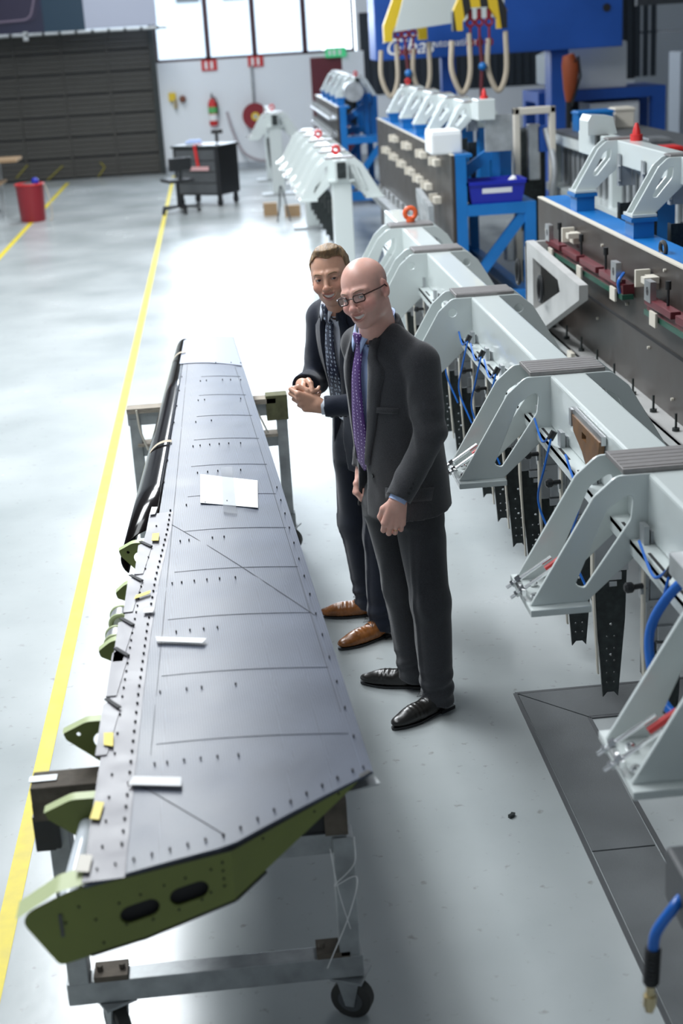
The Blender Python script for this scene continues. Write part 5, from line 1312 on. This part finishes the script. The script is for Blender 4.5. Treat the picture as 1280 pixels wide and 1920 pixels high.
# ------------------------------------------------------------------ machines at the right rear
o = thing('control_cabinet', 'pale grey enclosure box standing on a blue machine frame beside the column', 'cabinet', (5.75, 22.0, 0))
B = 'crane_blue'
for a, b in (((-1.0, -.5, 0), (-.8, -.3, 1.35)), ((.7, -.5, 0), (.9, -.3, 1.35)), ((-1.0, .4, 0), (-.8, .6, 1.35)), ((.7, .4, 0), (.9, .6, 1.35))): MB().bb(a, b).build('frame_post', B, o)
MB().bb((-1.0, -.5, 1.35), (.9, .6, 1.5)).build('frame_top', B, o)
MB().bb((-.6, -.4, 1.5), (.35, .5, 2.15), ch=.03).build('enclosure', 'teal_case', o)
MB().prism([(-.85, 1.6), (-.6, 1.5), (-.6, 2.1), (-.85, 2.0)], .6, lambda x, y, z: (x, -.3+z, y)).build('side_cowl', 'white_paint', o)
MB().bb((-.2, -.35, .45), (.55, .4, 1.3), ch=.02).build('cabinet_box', 'teal_case', o); MB().bb((-.8, .3, .1), (.7, .4, 1.35)).build('back_panel', 'hole', o)
MB().cyl((-.5, -.3, .5), (-.5, -.3, .95), .09, 14).build('bottle_body', 'yellow', o); MB().ball((-.5, -.32, 1.02), .09, n=14).build('glass_dome', 'chrome', o, True)
o = thing('electrical_cabinet', 'tall grey electrical cabinet with a green lamp at the right rear', 'cabinet', (7.9, 23.5, 0))
MB().bb((-.5, -.3, 0), (.5, .3, 1.9), ch=.02).build('cabinet_body', 'wall_grey', o); MB().bb((-.46, -.33, .1), (.46, -.3, 1.85), ch=.01).build('door', 'wall_grey', o)
gl_ = bpy.data.materials.new('green_lamp'); gl_.use_nodes = True; g = gl_.node_tree.nodes['Principled BSDF']; g.inputs['Emission Color'].default_value = (.05, .9, .5, 1); g.inputs['Emission Strength'].default_value = 3
MB().cyl((-.1, -.35, 1.6), (-.1, -.33, 1.6), .035, 12).build('lamp', gl_, o); MB().box((.3, -.35, 1.0), (.03, .04, .16)).build('handle', 'black', o)
for k, x in enumerate((8.05, 8.35)):
    o = thing('wall_pipe', ('dark riser pipe left of its twin', 'dark riser pipe right of its twin')[k]+' at the right rear', 'pipe', (x, 22.3, 0), group=None)
    MB().cyl((0, 0, 0), (0, 0, 6.99), .045, 10).build('pipe_run', 'grey_dark', o)
    for z in (.6, 1.4, 2.6): MB().cyl((0, 0, z-.03), (0, 0, z+.03), .065, 10).build('pipe_clamp', 'steel_dark', o)
    MB().box((-.06, -.06, 1.25), (.12, .08, .16), ch=.01).build('valve', 'blue_paint', o)
o = thing('cable_duct', 'horizontal grey duct crossing the upper right wall', 'duct', (8.5, 23.9, 2.62)); MB().bb((-1.6, 0, 0), (3, .12, .12)).build('duct_body', 'grey_dark', o)
for x in (-1.4, .6, 2.4): MB().bb((x-.02, .03, .12), (x+.02, .07, 4.38)).build('hanger', 'grey_dark', o)
# orange headed tool stand
o = thing('tool_stand', 'black stand carrying an orange hooded tool, behind the second jig', 'stand', (4.35, 18.0, 0))
MB().cyl((0, 0, 0), (0, 0, 1.6), .035, 10).build('pole', 'black', o); MB().cyl((0, 0, 0), (0, 0, .03), .25, 16).build('base', 'black', o)
MB().tube([(0, 0, 1.55), (.02, 0, 1.7), (.03, 0, 1.98), (.0, 0, 2.1)], [.035, .08, .11, .07], 12).build('tool_hood', mat('burnt_orange', (.3, .06, .015), .6), o, True)
MB().tube([(.04, -.08, 2.0), (.1, -.1, 2.08), (.13, -.08, 1.85), (.03, -.04, 1.5)], .016, 8).build('cable', 'black', o, True)
# white testing frame behind the second jig
o = thing('white_frame_machine', 'white square-framed machine with dark inner workings, right of the second fixture', 'machine', (3.24, 14.6, 0))
for a, b in (((-.26, 0, 0), (-.2, .1, 1.72)), ((.1, 0, 0), (.16, .1, 1.72)), ((-.26, 0, 1.65), (.16, .1, 1.72))): MB().bb(a, b, ch=.01).build('frame_member', 'cream', o)
MB().bb((-.16, .2, 0), (.1, .5, 1.5), ch=.03).build('machine_core', 'steel_dark', o); MB().bb((-.1, .1, 1.0), (.02, .2, 1.55), ch=.01).build('spindle_head', 'alu', o)
MB().tube(curve([(.08, .1, 1.5), (.14, -.02, 1.1), (.06, -.05, .6), (.1, -.02, .1)]), .035, 10).build('duct_hose', 'alu_dull', o, True); MB().box((.05, .15, 1.4), (.1, .1, .25)).build('motor', 'crane_blue', o)
MB().box((-.2, .15, .35), (.3, .15, .3), ch=.01).build('motor', 'alu', o)
# white-railed plate rack to the right of it
o = thing('plate_rack', 'long white-railed rack of upright plates behind the nearest fixture, tools on its dark top', 'rack', (3.48, 10.6, .12))
MB().bb((0, 0, 1.2), (.1, 4.6, 1.3)).build('upper_rail', 'white_paint', o); MB().bb((-.05, 0, .72), (.5, 4.6, .8)).build('lower_rail', 'white_paint', o); MB().bb((0, 0, 1.3), (.9, 4.6, 1.33)).build('dark_top', 'grey_dark', o)
MB().bb((.8, 0, 1.2), (.9, 4.6, 1.3)).build('upper_rail', 'white_paint', o)
for y in (0, 2.2, 4.5):
    for x in (0, .8): MB().bb((x, y, -.12), (x+.1, y+.1, 1.2)).build('post', 'white_paint', o)
for k in range(22):
    shared('rackplate', lambda: MB().box((0, 0, 0), (.5, .03, .38)).box((-.26, 0, 0), (.02, .06, .42)), 'upright_plate', 'alu_dull', o, (.36, .22+.2*k, 1.0))
MB().bb((.1, .3, 1.25), (.75, 4.3, 1.29)).build('blue_liner', 'blue_paint', o)
for k, (x, y, w, m, nm, lab, cat) in enumerate(((3.8, 14.7, .36, 'blue_paint', 'parts_bin', 'blue parts bin on the far end of the plate rack', 'bin'), (4.15, 14.9, .2, 'cream', 'carton', 'cream carton beside the blue bin on the plate rack', 'carton'),
    (3.9, 12.9, .2, 'alu', 'machined_part', 'machined metal part lying mid-way on the plate rack', 'part'), (3.75, 12.0, .16, 'red', 'red_tool', 'small red tool lying near the front of the plate rack', 'tool'))):
    t_ = thing(nm, lab, cat, (x, y, 1.45)); MB().bb((-w/2, -.12, 0), (w/2, .12, .05 if k > 1 else .2), ch=.01).build('body', m, t_)
    MB().bb((-w/2-.01, -.13, .02 if k > 1 else .17), (w/2+.01, .13, .035 if k > 1 else .19), ch=.003).build('rim', m, t_)
# things inside the end bay of the second fixture
o = thing('machine_unit', 'grey and black drive unit on the floor behind the diagonal brace', 'machine', (2.5, 15.6, 0))
MB().bb((-.3, -.2, 0), (.1, .3, .55), ch=.02).build('drive_housing', 'alu_dull', o); MB().cyl((-.1, -.1, .55), (-.1, -.1, .75), .05, 12).build('motor', 'black', o); MB().tube(curve([(-.3, -.2, .6), (-.1, -.25, .66), (.05, -.2, .6)]), .04, 8).build('pipe', 'alu', o, True)
# ------------------------------------------------------------------ left: tool cart, chair, bin, bench
o = thing('tool_cart', 'black wheeled tool cart with a red strap hanging over its front', 'cart', (-.16, 23.6, 0), R(-32))
MB().bb((-.42, -.3, .17), (.42, .3, .90), ch=.02).build('cart_body', 'black', o); MB().bb((-.44, -.32, .90), (.44, .32, .94), ch=.01).build('cart_top', 'steel_dark', o)
for k in range(4): MB().bb((-.36, -.315, .2+.172*k), (.36, -.3, .355+.172*k), ch=.004).build('drawer', 'grey_dark', o)
for x in (-.36, .36):
    for y in (-.24, .24): MB().cyl((x-.02, y, .06), (x+.02, y, .06), .06, 14).box((x, y, .13), (.05, .06, .08)).build('caster', 'black', o)
MB().bar((.02, -.33, .94), (.06, -.335, .62), .05, .01, up=(0, 1, 0)).bar((.0, -.1, .95), (.02, -.33, .95), .05, .01).build('strap', 'red', o)
MB().bb((-.1, -.34, .56), (.25, -.32, .62)).build('nameplate', mat('pink_plate', (.6, .35, .35), .5), o)
for lab, xy, m, nm, c in (('blue and white folded cloth on the black tool cart', (-.33, 23.7), 'shirt_blue', 'folded_cloth', 'cloth'), ('dark drill standing on the black tool cart', (.04, 23.55), 'black', 'drill', 'tool')):
    q = thing(nm, lab, c, (*xy, .955))
    if nm == 'drill': MB().box((0, 0, .08), (.05, .07, .16), ch=.01).cyl((-.08, 0, .17), (.1, 0, .17), .035, 10).build('drill_body', m, q, True)
    else: MB().box((0, 0, .015), (.26, .2, .03), ch=.01).box((.02, .01, .04), (.2, .15, .02), ch=.008).build('cloth_fold', m, q)
o = thing('swivel_chair', 'black low-backed swivel work chair on castors beside the tool cart', 'chair', (-.62, 22.7, 0), R(200))
for k in range(5):
    a = 2*PI*k/5+.3; MB().bar((0, 0, .1), (.3*math.cos(a), .3*math.sin(a), .075), .045, .03).build('leg', 'black', o)
    MB().cyl((.3*math.cos(a)-.02, .3*math.sin(a), .03), (.3*math.cos(a)+.02, .3*math.sin(a), .03), .03, 10).build('caster', 'black', o)
MB().cyl((0, 0, .09), (0, 0, .46), .028, 12).build('gas_column', 'black', o); MB().box((0, 0, .49), (.42, .42, .06), ch=.03).build('seat', 'black', o)
MB().box((0, .2, .74), (.36, .05, .2), (R(-8), 0, 0), ch=.02).build('backrest', 'black', o); MB().bar((0, .15, .46), (0, .22, .72), .05, .015, up=(0, 1, 0)).build('back_stem', 'black', o)
o = thing('red_bin', 'tall round red waste bin standing near the roller door', 'bin', (-2.88, 22.9, 0))
MB().tube([(0, 0, 0), (0, 0, .05), (0, 0, .54), (0, 0, .56)], [.19, .195, .215, .215], 24).build('bin_body', 'dark_red', o, True); MB().ring((0, 0, .56), .218, .014, 'z', n=28).build('rim', 'red', o, True)
MB().ball((.02, 0, .54), .17, n=14, sc=(1, 1, .3)).build('bag_contents', 'grey_dark', o, True); MB().ball((.1, -.05, .6), .06, n=10).build('crumpled_wrapper', 'royal', o, True)
MB().tube(curve([(.24, -.05, .55), (.3, -.1, .3), (.3, -.1, .05), (.26, -.12, .01)]), .008, 6).build('trailing_cord', 'sling', o, True)
o = thing('work_bench', 'metal-framed work bench at the left edge with wooden top', 'bench', (-4.0, 23.8, 0))
MB().bb((-1.2, -.35, .86), (.9, .35, .9)).build('bench_top', 'cardboard', o); MB().bb((-1.2, -.34, .52), (.62, .34, .55)).build('shelf', 'cardboard', o)
for x in (-1.15, .5):
    for y in (-.3, .26): MB().bb((x, y, 0), (x+.05, y+.05, .86)).build('leg', 'alu_dull', o)
MB().bb((-1.15, -.3, .1), (.55, -.25, .15)).build('stretcher', 'alu_dull', o)
q = thing('metal_case', 'grey metal case standing on the bench at the left edge', 'case', (-4.0, 23.7, .9)); MB().box((0, 0, .09), (.4, .3, .18), ch=.02).build('case_body', 'alu_dull', q); MB().box((0, -.155, .12), (.1, .02, .02)).build('handle', 'black', q)
q = thing('storage_tote', 'dark plastic tote on the lower shelf of the left bench', 'tote', (-3.75, 23.7, .55)); crate_mb(.4, .3, .2).build('tub', 'hole', q)
o = thing('carton', 'brown cardboard carton on the floor left of the middle jig', 'carton', (.74, 21.6, 0)); MB().box((0, 0, .09), (.2, .2, .18)).build('carton_body', 'cardboard', o); MB().box((0, 0, .181), (.2, .03, .002)).build('tape', 'cream', o)
o = thing('carton', 'second brown carton on the floor, under the middle jig', 'carton', (1.05, 21.3, 0)); MB().box((0, 0, .08), (.22, .18, .16)).build('carton_body', 'cardboard', o); MB().box((0, 0, .161), (.22, .03, .002)).build('tape', 'cream', o)
o = tag(MB().tube(curve([(.80, 20.7, .012), (.85, 20.9, .2), (.88, 20.7, .5), (.98, 20.6, .012)]), .012, 6).build('air_cable', 'grey_dark', None, True), 'dark looped cable near the brown cartons on the floor', 'cable')
# small scrap on the floor
o = tag(MB().box((0, 0, .006), (.018, .012, .012), (0, 0, .5)).box((.008, .01, .006), (.012, .014, .01), (0, 0, 1.1)).build('metal_scrap', 'steel_dark'), 'tiny dark metal scrap on the floor left of the grey cover plates', 'scrap'); o.location = (.82, 4.28, 0)
